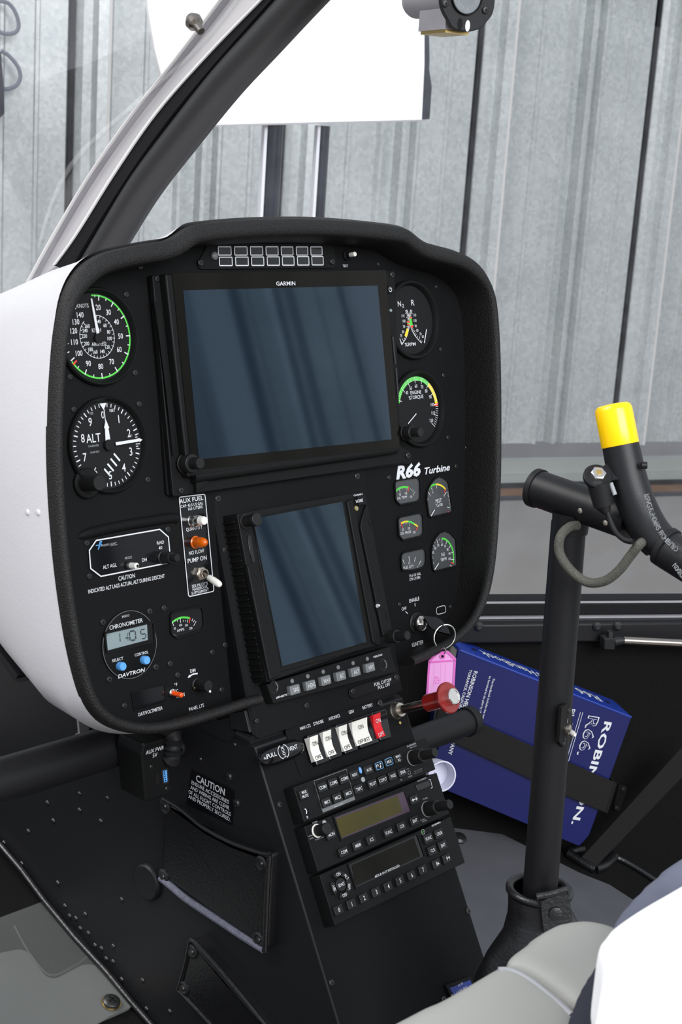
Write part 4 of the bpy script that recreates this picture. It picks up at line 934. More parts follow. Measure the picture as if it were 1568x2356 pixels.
# leather pockets
def pocket(name,label,P,seam,w=.010,snaps=()):
    o=Dev(name,label,'pocket',PS,P[0][0],P[0][1])
    q_=[o.uv(x,y,w) for x,y in P]; q_=[tuple(v[:2]) for v in spline([(x,y,0) for x,y in q_],3,True)] if 0 else rnd(q_,.004,3)
    b=MB(); b.prism(q_,0,w,'leather_black',ch=.004); b.build('pouch',o.e,ang=1)
    for L,r,m in seam:
        b=MB(); b.tube(spline([Vector((*o.uv(x,y,w),w)) for x,y in L],6),r,m,10,flat=1); tag(b.build('binding',o.e),'pale worn seam' if m=='seam_grey' else None)
    for x,y in snaps:
        X,Y=o.uv(x,y,w); b=MB(); b.lathe([(.0068,w-.001),(.0068,w+.0012),(.005,w+.002),(.003,w+.0015),(.0025,w+.0028)],'screw_black',(X,Y),24); b.build('snap_fastener',o.e)
    return o
pocket('map_pocket','large black leather pocket with a pale worn lower seam on the console side','x' and [c3(*p) for p in ((915,485),(1000,535),(1150,655),(1300,735),(1450,790),(1520,800),(1500,1345),(1440,1305),(1200,1135),(1000,985),(903,925))],
  [([c3(*p) for p in ((918,485),(1000,530),(1075,590),(1150,648),(1300,728),(1450,782),(1518,798))],.0022,'leather_black'),([c3(*p) for p in ((905,930),(960,975),(1050,1050),(1200,1150),(1350,1250),(1485,1335))],.0033,'seam_grey'),([c3(*p) for p in ((1518,800),(1505,1000),(1492,1345))],.0025,'leather_black')],
  snaps=[c3(*p) for p in ((932,525),(1475,848),(922,920),(1460,1277))])
pocket('side_pocket','smaller black leather pocket at the bottom edge, below the large pocket','x' and [c3(*p) for p in ((1072,1278),(1150,1345),(1480,1745),(1540,1830),(1250,1830),(1005,1565))],
  [([c3(*p) for p in ((1072,1278),(1110,1300),(1160,1355),(1300,1520),(1480,1740),(1530,1800))],.0022,'leather_black'),([c3(*p) for p in ((1072,1280),(1045,1420),(1003,1565))],.0022,'leather_black'),([c3(*p) for p in ((1005,1565),(1060,1620),(1200,1770),(1260,1840))],.0022,'leather_black')],
  snaps=[c3(*p) for p in ((1085,1345),(1035,1550))])
cons.done()
# ================================================================ cross tube and USB box
rt=W(.826,.9,-.5)
yt=W(0,.842,0).y
Pt=Pl((0,yt,0),(1,0,0),(0,0,1))
def tubez(px,py): return Pt.hit(px,py)
a=tubez(-60,1815); c=tubez(310,1700)
ct=Dev('cross_tube','thick black tube crossing in front of the console side at the left','tube',Pt,150,1750)
zc=(tubez(0,1797).z+tubez(310,1700).z)/2
rr_=.0185
b=MB(); Mi2=ct.e.matrix_world.inverted()
b.tube([Mi2@Vector((tubez(-200,1850).x,yt,zc)),Mi2@Vector((XL+.001,yt,zc))],rr_,'tube_black',36); b.build('tube_body',ct.e)
# mounting flange on console side
b=MB(); M=Mi2@PS.mat(PS.hit(*c3(980,200)))
fpz=[]
for x,y in ((925,100),(1000,105),(1045,190),(1045,235),(1000,255),(925,245)):
    v=PS.hit(*c3(x,y))-PS.hit(*c3(980,200)); fpz.append((v.dot(PS.X),v.z))
b.prism(rnd(fpz,.004),0,.003,'tube_black',M=M,ch=.0005); b.build('flange',ct.e)
ct.done()
# right end of the tube
Pt2=Pl((0,W(0,.80,0).y,0),(1,0,0),(0,0,1))
ct=Dev('cross_tube','short black tube stub with a capped end right of the red fuel knob','tube',Pt2,1000,1690)
Mi2=ct.e.matrix_world.inverted(); yy=W(0,.80,0).y; L0=Pt2.hit(940,1705); L1=Pt2.hit(1078,1665)
b=MB(); b.tube([Mi2@Vector((Xr+.001,yy,(L0.z+L1.z)/2)),Mi2@Vector((L1.x,yy,(L0.z+L1.z)/2))],.0145,'tube_black',32); b.build('tube_body',ct.e)
b=MB(); zz=(L0.z+L1.z)/2; b.tube([Mi2@Vector((L1.x-.006,yy,zz)),Mi2@Vector((L1.x+.004,yy,zz)),Mi2@Vector((L1.x+.007,yy,zz))],[.0162,.0162,.014],'rubber',32); b.build('end_cap',ct.e)
ct.done()
# USB power box: its face looks aft
PU=Pl(W(.70,.795,-.5),(1,0,0),(0,0,1))
d=Dev('power_outlet_box','black box marked AUX PWR 5V with a blue USB port, under the panel','outlet box',PU,365,1780)
P=rnd([d.uv(*k6(*p)) for p in ((205,330),(480,235),(490,890),(205,985),(165,470))],.003)
P=rnd([d.uv(*k6(*p)) for p in ((195,345),(470,262),(485,890),(207,978),(165,470))],.002)
b=MB(); b.prism(P,-.032,0,'bezel_black',ch=.0015); b.build('housing',d.e)
d.txt('AUX PWR',k6(215,460),k6(412,398),9); d.txt('5V',k6(290,490),k6(340,478),9)
P=rnd([d.uv(*k6(*p)) for p in ((388,625),(440,612),(452,755),(402,765))],.0008); b=MB(); b.line(inset(P,-.0004),.0012,.0006,'steel',h=0); b.prism(P,0,.0004,'matte_black');
P3=[d.uv(*k6(*p)) for p in ((392,632),(412,627),(425,755),(408,758))]; b.prism([d.uv(*k6(*p)) for p in ((395,632),(434,622),(442,745),(408,757))],.0004,.0012,'key_blue'); b.build('usb_port',d.e)
for i in range(5):
    x,y=d.uv(*k6(408+3*i,640+i*24)); d.T.seg((x-.0008,y),(x+.0006,y),.0012,.0014,'matte_black')
P=rnd([d.uv(*k6(*p)) for p in ((318,680),(345,672),(352,765),(325,778))],.0015); b=MB(); b.line(P,.0009,.0006,'steel'); b.prism(inset(P,.0006),0,.0003,'matte_black'); b.build('usb_port',d.e)
screw(d,*k6(272,590),4.5); screw(d,*k6(440,828),4.5); screw(d,*k6(185,348),3.5,.0);
b=MB(); x,y=d.uv(*k6(468,250)); x2,y2=d.uv(*k6(475,480));
b.tube([(x+.002,y+(y2-y)*t,.002+.0018*(i%2)) for i,t in enumerate([j/12 for j in range(13)])],[.0065 if i%3 else .0085 for i in range(13)],'rubber',16); b.build('corrugated_sleeve',d.e)
d.done()
# small pale bracket between hood and tube
Pk=Pl(W(.65,.92,-.45),(1,0,0),(0,0,1)); d=Dev('mounting_bracket','small pale grey metal bracket in the gap between hood and cross tube','bracket',Pk,200,1680)
b=MB(); b.prism([d.uv(*p) for p in ((178,1640),(222,1660),(222,1720),(176,1720),(176,1690),(182,1688))],-.002,.001,'alu_grey'); b.build('plate',d.e)
b=MB(); b.prism([d.uv(*p) for p in ((203,1650),(224,1660),(222,1720),(203,1720))],.001,.012,'matte_black'); b.build('side_flange',d.e); d.done()
# ================================================================ navigator screen on the upper housing
for p in (z6(108,318),z6(1275,130)): pass
d=Dev('navigator_display','tall portrait touchscreen in a thick bezel on the centre housing','display',PG,690,1350)
wf=.018
# front frame corners measured on the front plane
FL=[z6(272,445),z6(1330,265),z6(1560,1400),z6(1475,1560),z6(520,1860)]
b=MB(); P=rnd([d.uv(*p,wf) for p in (z6(272,445),z6(1335,255),z6(1545,1500),z6(528,1862))],.002)
b.prism(P,0,wf,'bezel_black',ch=.0008); b.build('bezel',d.e)
# cooling ribs along the left side
a0=d.uv(*z6(272,470),wf); a1=d.uv(*z6(525,1850),wf)
for i in range(25):
    t=(i+.7)/25.5; x=a0[0]+(a1[0]-a0[0])*t; y=a0[1]+(a1[1]-a0[1])*t
    b=MB(); b.box(x-.0016,x-.0002,y-.0008,y+.0008,.002,wf-.003,'bezel_black',ch=.0002); b.build('cooling_rib',d.e)
wr=wf+.0002
# recessed inner frame and screen
P=[d.uv(*z6(*p),wf) for p in ((395,470),(1225,320),(1460,1545),(610,1780))]
b=MB(); b.prism(rnd(P,.002),wf-.0005,wf+.0008,'bezel_black',ch=.0006); b.build('screen_frame',d.e)
P=[d.uv(*z6(*p),wf) for p in ((392,482),(1160,335),(1385,1528),(640,1735))]
b=MB(); b.prism(P,wf,wf+.0010,'screen_black'); b.build('glass',d.e)
P=[d.uv(*z6(*p),wf) for p in ((400,490),(1148,345),(1350,1522),(645,1725))]
b=MB(); b.prism(P,wf+.0010,wf+.0012,'screen_blue'); b.build('screen',d.e)
# raised hand rests either side
for L in ([(1175,345),(1225,320),(1460,1500),(1455,1560),(1395,1530)],[(1290,560),(1300,500),(1340,370),(1352,380),(1560,1440),(1480,1480)],[(335,868),(400,900),(450,960),(480,1050),(620,1740),(620,1800),(530,1850)]):
    b=MB(); b.prism(rnd([d.uv(*z6(*p),wf) for p in L],.002,4),wf-.001,wf+.0030,'bezel_black',ch=.0012); b.build('bezel_rest',d.e)
P=[d.uv(*z6(*p),wf) for p in ((360,625),(385,630),(422,855),(400,858),(370,740))]
b=MB(); b.prism(P,wf-.0006,wf+.0007,'gloss_black',ch=.0003); b.build('card_slot',d.e)
for px,py,m in ((1300,335,0),(1450,1215,0)):
    x,y=d.uv(*z6(px,py),wf); b=MB(); b.prism(rect(x,y,.0105,.0085,.001),wf,wf+.0035,'matte_black',ch=.0006); b.build('key',d.e)
x,y=d.uv(*z6(1302,336),wf+.004); d.T.text('HOME',x,y,.0028,wf+.0037,'white_print',bold=.02)
x,y=d.uv(*z6(1457,1216),wf+.004); d.T.seg((x-.003,y),(x+.0024,y),.0008,wf+.0037,'white_print'); d.T.flat([(x+.001,y+.0014),(x+.0034,y),(x+.001,y-.0014)],wf+.0037,'white_print'); d.T.line(circ(x-.001,y,.0015,12),.0004,wf+.0037,'white_print')
x,y=d.uv(*z6(1288,290),wf); d.txt('GARMIN',z6(1253,300),z6(1325,286),4,w=wr,bold=.03)
x,y=d.uv(*z6(1268,400),wf); b=MB(); b.lathe([(.0024,wf),(.0024,wf+.0012),(.0018,wf+.0014)],'brass',(x,y),20); b.lathe([(.0013,wf+.0014),(.0013,wf+.0016)],'lcd_grey',(x,y),12); b.build('light_sensor',d.e)
x,y=d.uv(*z6(340,510),wf); b=MB(); b.lathe([(.0062,wf),(.0062,wf+.001),(.0050,wf+.0012),(.0048,wf+.0105),(.0056,wf+.0110),(.0056,wf+.015),(.005,wf+.0155)],'knob_black',(x,y),36,knurl=((2,3),.05)); b.build('knob',d.e,ang=.4)
dual(d,*z6(1525,1480),wf-.004,16,11.5,.0135,.0125)
x,y=d.uv(*z6(567,1800),wf); b=MB(); b.lathe([(.0018,wf+.0001),(.0018,wf+.0004)],'matte_black',(x,y),16); b.build('locking_hole',d.e)
for p in (z6(1368,530),z6(1512,1310)):
    x,y=d.uv(*p,wf); b=MB(); b.prism([(x-.002,y+.003),(x+.0002,y+.004),(x+.0002,y-.003)],wf,wf+.0034,'matte_black'); b.build('side_notch',d.e)
d.done()
# screws on the housing and the panel over it
for px,py,r_ in ((*z6(108,318),8.5),(*z6(1275,130),8),): screw(fp,px,py,r_)
def onstack(px,py,rp,hexs=False):
    p=PG.hit(px,py); k=(PG.hit(px,py-10)-p).length/10; r=rp*k; M=Mi@PG.mat(p); b=MB(); b.lathe([(r,0),(r,r*.4),(r*.8,r*.65),(r*.4,r*.75)],'screw_black',M=M,n=18)
    if hexs: b.lathe([(r*.4,r*.75),(r*.38,r*.2)],'matte_black',M=M,n=6)
    else:
        for a in (.4,.4+PI/2): M2=M@Matrix.Translation((0,0,r*.73))@Matrix.Rotation(a,4,'Z'); b.box(-r*.5,r*.5,-r*.1,r*.1,0,r*.05,'matte_black',M=M2)
    b.build('screw',E_)
# the housing flange is wider than the console: screws on its left slope
for p in (z6(165,750),z6(320,1610)):
    rv=6.5
    x,y=p; k=(PS.hit(x,y-10)-PS.hit(x,y)).length/10;
    o=None
    M=Mi@PP.mat(PP.hit(x,y,.004)); r=7.5*k; b=MB(); b.lathe([(r,-.005),(r,r*.35),(r*.8,r*.6),(r*.4,r*.7)],'screw_black',M=M,n=18); b.build('screw',E_)
# ================================================================ stability augmentation strip
d=Dev('autopilot_control_panel','strip of six grey keys marked SAS, HDG, NAV, BC, ALT and VRT','control panel',PG,760,1560)
wf=.010
P=[d.uv(*c1(*p),wf) for p in ((72,402),(145,395),(960,145),(1010,300),(110,545))]
P=[d.uv(*c1(*p),wf) for p in ((100,405),(955,142),(1000,318),(148,540))]
b=MB(); b.prism(rnd(P,.001),0,wf,'bezel_black',ch=.0006); b.build('face_plate',d.e)
wr=wf+.0002
for t,x,y in (('SAS',293,443),('HDG',402,412),('NAV',508,379),('BC',612,348),('ALT',713,319),('VRT',814,289)):
    X,Y=d.uv(*c1(x,y),wf+.003); b=MB(); b.prism(rect(X,Y,.0118,.0080,.0012),wf,wf+.0042,'grey_key',ch=.0008); o=b.build('key',d.e); tag(o,'grey key')
    T_=MB(); T_.text(t,X+.0005,Y,.0034,wf+.0044,'white_print'); flatb('legend',T_,o)
for x,y in ((275,383),(383,350),(490,319),(594,288),(697,259),(796,229)):
    X,Y=d.uv(*c1(x,y),wf); b=MB(); b.lathe([(.0020,wf),(.0019,wf+.0006),(.0012,wf+.0009)],'grey_key',(X,Y),18); b.build('lamp',d.e)
d.txt('HELISAS',c1(840,222),c1(904,205),4.2,w=wr,bold=.04,shear=.2); d.txt('GENESYS',c1(165,506),c1(245,482),4.2,w=wr,bold=.04,shear=.2)
for x,y in ((150,425),(908,270)):
    X,Y=d.uv(*c1(x,y),wf); b=MB(); b.lathe([(.0054,wf-.002),(.0054,wf+.0003),(.0046,wf+.0003),(.0044,wf-.002)],'gloss_black',(X,Y),24,caps=False); b.lathe([(.0044,wf+.00005),(.0044,wf+.0002)],'matte_black',(X,Y),20); b.build('recessed_screw',d.e)
    b=MB(); b.arc((X,Y),.0036,.0043,30,150,wf+.0004,'compass_face'); b.build('screw_rim',d.e)
d.done()
d=Dev('fuel_cutoff_placard','black placard reading FUEL CUTOFF PULL OFF with two hex screws','placard',PG,860,1580)
P=rnd([d.uv(*c1(*p)) for p in ((665,435),(975,330),(1010,340),(1020,385),(690,508),(662,480))],.002)
b=MB(); b.prism(P,0,.0015,'bezel_black',ch=.0004); b.build('plate',d.e); d.txt('FUEL CUTOFF',c1(848,418),c1(966,383),7.5,w=.0017,bold=.02); d.txt('PULL OFF',c1(873,440),c1(957,415),7.5,w=.0017,bold=.02)
screw(d,*c1(692,452),6.5,.0015,hex_=True); screw(d,*c1(993,357),6.5,.0015,hex_=True); d.done()
onstack(*c1(370,552),7,True); onstack(*c1(25,660),6.5,True)
# ================================================================ rocker switch bank
d=Dev('switch_panel','black switch plate with four white rockers and one red rocker under printed names','switch panel',PC,770,1700)
P=rnd([d.uv(*c1(*p)) for p in ((218,720),(850,512),(940,830),(330,1052))],.004)
b=MB(); b.prism(P,0,.001,'panel_black'); b.build('face_plate',d.e); wr=.0012
for t,a,c in (('NAV LTS',(335,725),(406,700)),('STROBE',(427,693),(496,670)),('AVIONICS',(532,658),(610,632)),('GEN',(672,612),(706,600)),('BATTERY',(768,580),(838,556))): d.txt(t,c1(*a),c1(*c),7.5,w=wr,bold=.015)
def rocker(quad,quadb,m,t1,t2,wide=False):
    """quad: pixel corners TL TR BR BL of the white paddle; quadb: black bezel"""
    Bz=rnd([d.uv(*c1(*p)) for p in quadb],.0015); b=MB(); b.prism(Bz,.0005,.0065,'gloss_black',ch=.0012); o=b.build('rocker_bezel',d.e)
    q0=[d.uv(*c1(*p),.010) for p in quad]; TL,TR,BR,BL=[Vector(v) for v in q0]
    # paddle: top edge stands proud (switched off), lower edge low
    n=9; prof=[]
    x1=(TR.x+BR.x)/2; x0=x1-(BR.x-BL.x)*1.04; y1=(TL.y+TR.y)/2; y0=(BL.y+BR.y)/2; b=MB(); vs=[];top=[]
    hs=[]
    for i in range(n):
        t=i/(n-1); h=.0075+ (.0038*(1-t/.55)**1.5 if t<.55 else 0)+ (.0015*((t-.55)/.45)**2 if t>.55 else 0); hs.append(h)
        vs+= [(x0,y1+(y0-y1)*t,h),(x1,y1+(y0-y1)*t,h)]
    k=len(vs); vs+=[(x0,y1,.004),(x1,y1,.004),(x0,y0,.004),(x1,y0,.004)]
    fs=[(2*i,2*i+1,2*i+3,2*i+2) for i in range(n-1)]+[(0,1,k+1,k),(2*n-2,2*n-1,k+3,k+2),tuple([2*i for i in range(n)]+[k+2,k]),tuple([2*i+1 for i in range(n)]+[k+3,k+1])]
    b.add(vs,fs,m); r_=b.build('rocker',d.e); tag(r_,'red rocker' if m=='red_rocker' else 'white rocker'); T_=MB(); cx=(x0+x1)/2; L=y1-y0; tm='white_print' if m=='red_rocker' else 'matte_black'
    wdt=(x1-x0)
    hz=lambda t: hs[min(n-1,int(round(t*(n-1))))]
    T_.text(t1,cx,y1-L*.30,.0036,hz(.30)+.0013,tm,bold=.0); T_.text(t2,cx,y1-L*.88,.0036,hz(.88)+.0005,tm,bold=.0); flatb('legend',T_,r_)
rocker([(388,770),(462,758),(488,925),(432,942)],[(345,770),(462,735),(505,950),(415,982)],'white_plastic','ON','OFF')
rocker([(478,735),(552,722),(580,892),(525,910)],[(445,735),(555,698),(595,912),(505,945)],'white_plastic','ON','OFF')
rocker([(588,698),(662,685),(690,855),(635,870)],[(545,695),(660,658),(705,870),(612,903)],'white_plastic','ON','OFF')
rocker([(680,665),(802,638),(830,800),(728,832)],[(648,660),(800,610),(850,820),(722,862)],'white_plastic','ON','OFF/RST')
rocker([(822,618),(896,603),(920,765),(870,780)],[(790,610),(895,578),(935,785),(855,810)],'red_rocker','ON','OFF')
screw(d,*c1(880,536),8.5,.001); d.done()
# vent pull
d=Dev('vent_knob','glossy black oval pull knob marked PULL LOCK VENT on the left edge of the console','knob',PC,645,1728)
b=MB(); b.prism(rnd([d.uv(*c1(*p),.0) for p in ((40,910),(345,815),(350,850),(50,955))],.004),0,.0005,'matte_black')
a=Vector(d.uv(*c1(45,925),.012)); c=Vector(d.uv(*c1(352,832),.012)); n=17; rings=[]
for i in range(n):
    t=i/(n-1); x=a.x+(c.x-a.x)*t; e=max(.0,1-abs(2*t-1)**3.2)**.5; hy=.0020+.0062*e; hz_=.0015+.0052*e; y=(a.y+c.y)/2-.0002
    rings.append([(x,y+hy*math.cos(q_*2*PI/16),.012+hz_*math.sin(q_*2*PI/16)) for q_ in range(16)])
b=MB(); b.loft(rings,'gloss_black'); b.build('handle',d.e,ang=1.2)
X=(a.x+c.x)/2; Y=(a.y+c.y)/2; b=MB(); b.lathe([(.004,0),(.004,.009)],'steel',(X,Y),20); b.build('stem',d.e)
wv=.0190
d.txt('PULL',c1(104,920),c1(172,900),10,w=wv,bold=.03); d.txt('VENT',c1(258,868),c1(318,850),10,w=wv,bold=.03)
X,Y=d.uv(*c1(216,872),wv); d.T.text('LOCK',X,Y,.0030,wv,'white_print',bold=.02,rot=PI/2)
d.T.arc((X,Y),.0056,.0062,20,160,wv,'white_print'); d.T.arc((X,Y),.0056,.0062,200,340,wv,'white_print'); d.done()
# fuel cutoff pull
d=Dev('fuel_cutoff_control','red knob with a silver button on a long steel rod pulled out of the console','pull control',PC,906,1637)
k=d.k(906,1637); b=MB(); b.lathe([(21*k,0),(21*k,.0035),(19*k,.0045),(18.5*k,.008),(17*k,.0092),(9*k,.0092)],'nickel',n=40); b.build('collar',d.e)
b=MB(); b.lathe([(.0015,.001),(.0014,.0022)],'brass',(.001,-.0115),12); b.build('set_screw',d.e)
# direction: towards the red knob in the image, roughly along the plane normal
tgt=ray(1034,1604); cen=d.p
# find the length L so that cen+N*L projects to the knob
best=None
for i in range(10,200):
    v=cen+PC.N*(i*.001)-CAM; x=784+FPX*v.dot(cr2)/v.dot(cf); y=1178+FPX*v.dot(cd2)/v.dot(cf); e=(x-1030)**2+(y-1605)**2
    if best is None or e<best[0]: best=(e,i*.001,x,y)
print('cutoff',best)
Lk=best[1]; v=cen+PC.N*Lk-CAM; dd=v.dot(cf); tt=CAM+ray(1033,1605)*dd-cen
ax=Vector((tt.dot(PC.X),tt.dot(PC.U),tt.dot(PC.N))); Lk=ax.length; ax.normalize(); M=ax.to_track_quat('Z','Y').to_matrix().to_4x4()
b=MB(); b.lathe([(.0040,.002),(.0040,Lk-.012)],'steel',M=M,n=24); b.build('rod',d.e)
b=MB(); b.lathe([(.0040,Lk-.027),(.0080,Lk-.0265),(.0080,Lk-.010),(.0082,Lk-.0045),(.0105,Lk-.0034),(.0138,Lk-.0030),(.0142,Lk-.0022),(.0142,Lk-.0006),(.0134,Lk+.0004),(.0072,Lk+.0005)],'red_anodised',M=M,n=48); b.build('knob_body',d.e,ang=.5)
b=MB(); b.lathe([(.0075,Lk+.0004),(.0075,Lk+.0060),(.0068,Lk+.0068),(.0058,Lk+.0068),(.0056,Lk+.0062),(.0001,Lk+.0062)],'chrome',M=M,n=36); b.build('release_button',d.e); d.done()
# ================================================================ avionics stack
def unit(name,label,quad,w,cat='radio'):
    cx=sum(p[0] for p in quad)/4; cy=sum(p[1] for p in quad)/4; d=Dev(name,label,cat,PC,*c2(cx,cy)); d.w=w
    P=[d.uv(*c2(*p),w) for p in quad];
    x0=(P[0][0]+P[3][0])/2; x1=Xr-d.p.x-.0005; y1=(P[0][1]+P[1][1])/2; y0=(P[2][1]+P[3][1])/2
    d.bx=(x0,x1,y0,y1)
    b=MB(); b.prism(rect((x0+x1)/2,(y0+y1)/2,x1-x0,y1-y0,.0008),0,w,'bezel_black',ch=.0006); b.build('face_plate',d.e); return d
def key(d,x,y,t,ww=.0108,hh=.0078,m='knob_black',th=.0027,zf=c2,edge=None):
    X,Y=d.uv(*zf(x,y),d.w+.0028); b=MB(); b.prism(rect(X,Y,ww,hh,.0012),d.w,d.w+.0028,m,ch=.0006)
    if edge: b.line(rect(X,Y,ww-.0018,hh-.0018,.001),.0004,d.w+.0030,edge)
    o=b.build('key',d.e)
    if t:
        T_=MB()
        for i,tt_ in enumerate(t.split('|')): T_.text(tt_,X,Y+(.0016-.0034*i if '|' in t else 0),th*(.85 if '|' in t else 1),d.w+.0030,'white_print',bold=.012)
        flatb('legend',T_,o)
    return o
def rowkeys(d,L,**k):
    for t,x,y in L: key(d,x,y,t,**k)
wU=.014
d=unit('audio_panel','uppermost radio unit with COM and MIC keys and a large dual knob','x' and [(138,412),(1183,18),(1290,305),(210,702)],wU)
rowkeys(d,(('COM1',382,415),('COM2',474,377),('COM3',567,342),('NAV',655,307),('AUX',778,264),('MAN|SQ',1030,165),('MIC1',418,543),('MIC2',510,504),('MIC3',602,467),('TRFC',693,430),('PILOT',812,384),('COPLT',898,352),('PASS',985,317),('SPKR',1068,286),('MKR|MUTE',225,473)))
key(d,866,230,'',edge='blue_print'); key(d,950,195,'MUS',edge='blue_print',th=.0026); ww=wU+.0032
X,Y=d.uv(*c2(866,230),ww); d.T.arc((X-.0022,Y),.0009,.0016,-120,100,ww,'white_print'); d.T.seg((X+.0016,Y-.0014),(X+.0016,Y+.0016),.0006,ww,'white_print'); d.T.seg((X+.0016,Y+.0014),(X+.0032,Y+.0016),.0008,ww,'white_print'); d.T.lathe([(.0008,ww),(.0007,ww+.0001)],'white_print',(X+.0010,Y-.0014),8)
P=[d.uv(*c2(*p),wU+.0002) for p in ((305,362),(583,260),(658,520),(383,632))]; d.T.line(P,.0004,wU+.0002,'grey_key')
P=[d.uv(*c2(*p),wU+.0002) for p in ((375,602),(652,492),(658,520),(383,632))]; d.T.flat(P,wU+.00015,'grey_key'); d.txt('SPLIT COM',c2(482,590),c2(555,560),2.6,w=wU+.0004,m='white_print',bold=0)
d.txt('GARMIN',c2(1105,75),c2(1182,45),4.2,w=wU+.0002,m='grey_print',bold=.03); d.txt('GMA 350H',c2(1127,85),c2(1186,62),2.6,w=wU+.0002,m='grey_print');
d.txt('VOL',c2(1102,268),c2(1124,258),2.8,w=wU+.0002,m='grey_print'); d.txt('CRSR',c2(1115,333),c2(1150,320),2.8,w=wU+.0002,m='grey_print'); d.txt('HLD TO PAIR',c2(1166,287),c2(1235,258),2.6,w=wU+.0002,m='grey_key');d.txt('PUSH TO DIST',c2(1164,306),c2(1238,275),2.6,w=wU+.0002,m='grey_key')
X,Y=d.uv(*c2(1122,290),wU); d.T.line(circ(X,Y,.0017,14),.0003,wU+.0003,'grey_print'); d.T.text('PA',*d.uv(*c2(1054,352),wU),.0016,wU+.0003,'grey_print')
X,Y=d.uv(*c2(702,270),wU); b=MB(); b.prism([(X+.0017*math.cos(a*PI/8),Y+.0030*math.sin(a*PI/8)) for a in range(16)],wU,wU+.0004,'key_blue'); b.build('bluetooth_mark',d.e)
for q0,q1 in (((-.5,1.2),(.5,-.6)),((.5,-.6),(0,-1.6)),((0,-1.6),(0,1.6)),((0,1.6),(.5,.6)),((.5,.6),(-.5,-1.2))): d.T.seg((X+q0[0]*.0011,Y+q0[1]*.0011),(X+q1[0]*.0011,Y+q1[1]*.0011),.00025,wU+.0006,'white_print')
X,Y=d.uv(*c2(725,350),wU); b=MB(); b.lathe([(.0023,wU),(.0022,wU+.0005),(.001,wU+.0008)],'grey_print',(X,Y),18); b.build('light_sensor',d.e)
X,Y=d.uv(*c2(282,622),wU); b=MB(); b.lathe([(.0032,wU),(.0032,wU+.0004),(.0022,wU+.0004),(.0021,wU+.0001)],'bezel_black',(X,Y),24,caps=False); b.lathe([(.0022,wU),(.0022,wU+.0002)],'matte_black',(X,Y),20); b.build('audio_jack',d.e)
X,Y=d.uv(*c2(232,622),wU); d.T.arc((X-.001,Y),.0017,.0026,20,160,wU+.0003,'white_print'); d.T.text('n',*d.uv(*c2(246,668),wU),.003,wU+.0003,'white_print',bold=.03)
X,Y=d.uv(*c2(756,443),wU); b=MB(); b.lathe([(.0014,wU),(.0014,wU+.0002)],'matte_black',(X,Y),14); b.build('locking_hole',d.e)
dual(d,*c2(1150,165),wU,17.5,12,.0135,.0155,True); d.done()
d=unit('communication_radio','middle radio unit with an olive-tinted display and MON, MEM, FUNC keys','x' and [(222,742),(1290,330),(1395,700),(332,1122)],wU)
P=[d.uv(*c2(*p),wU) for p in ((462,665),(1078,432),(1145,632),(530,880))]; b=MB(); b.ringp(P,inset(P,.0016),wU,wU+.0012,'bezel_black'); b.build('display_frame',d.e)
P=inset(P,.0016); b=MB(); b.prism(P,wU,wU+.0004,'lcd_plum'); P_=[d.uv(*c2(*p),wU) for p in ((490,690),(1020,488),(1060,625),(535,850))]; b.prism(P_,wU+.0004,wU+.0006,'lcd_olive'); b.build('display',d.e)
rowkeys(d,(('MON',455,820),('COM',563,970),('MEM',682,915),('ICS',800,865),('FUNC',948,802),('CLR',1060,750),('ENT',1172,703)))
key(d,1170,520,''); X,Y=d.uv(*c2(1170,520),ww); d.T.seg((X-.0028,Y),(X+.0028,Y),.0007,ww,'white_print');
for s_ in (-1,1): d.T.flat([(X+s_*.004,Y),(X+s_*.0018,Y+.0016),(X+s_*.0018,Y-.0016)],ww,'white_print')
for t,a,c,h in (('GARMIN',(1195,370),(1270,342),4.2),('COM',(295,730),(335,714),3.6),('PWR',(262,845),(300,828),3),('VOL',(270,868),(306,852),3.6),('PUSH SQ',(320,872),(390,848),3),('TUNE',(1240,527),(1282,510),3.6),('PUSH',(1222,708),(1258,690),3),('CRSR',(1236,720),(1275,700),3)): d.txt(t,c2(*a),c2(*c),h,w=wU+.0002,m='grey_print')
X,Y=d.uv(*c2(393,722),wU); b=MB(); b.lathe([(.0023,wU),(.0022,wU+.0005)],'grey_print',(X,Y),18); b.build('light_sensor',d.e)
X,Y=d.uv(*c2(872,842),wU); b=MB(); b.lathe([(.0014,wU),(.0014,wU+.0002)],'matte_black',(X,Y),14); b.build('locking_hole',d.e)
P=rnd([d.uv(*c2(*p),wU) for p in ((1175,398),(1285,358),(1302,405),(1192,448))],.0006); b=MB(); b.prism(P,wU,wU+.0008,'gloss_black',ch=.0002); b.build('card_door',d.e)
a=[d.uv(*c2(*p),wU) for p in ((1290,352),(1303,350),(1320,418),(1306,425))]
for i in range(3): d.T.seg(a[i],a[i+1],.0005,wU+.0003,'white_print')
dual(d,*c2(1275,605),wU,18,12.5,.0135,.0155,True)
X,Y=d.uv(*c2(330,790),wU); b=MB(); b.lathe([(.0058,wU),(.0058,wU+.0005),(.0052,wU+.0008)],'white_plastic',(X,Y),36); o=b.build('index_ring',d.e); tag(o,'white ring at the foot of the knob'); b=MB(); b.lathe([(.0048,wU+.001),(.0048,wU+.0105),(.0052,wU+.011),(.0052,wU+.0128),(.0045,wU+.0135)],'knob_black',(X,Y),36,knurl=((0,1),.06)); b.build('knob',d.e,ang=.4); d.done()
d=unit('transponder','lowest radio unit, with number keys 0 to 9 and a round key cluster','x' and [(352,1158),(1405,712),(1568,1130),(470,1560)],wU)
P=[d.uv(*c2(*p),wU) for p in ((585,1072),(1188,808),(1262,1020),(658,1298))]; b=MB(); b.ringp(P,inset(P,.0016),wU,wU+.0012,'bezel_black'); b.build('display_frame',d.e)
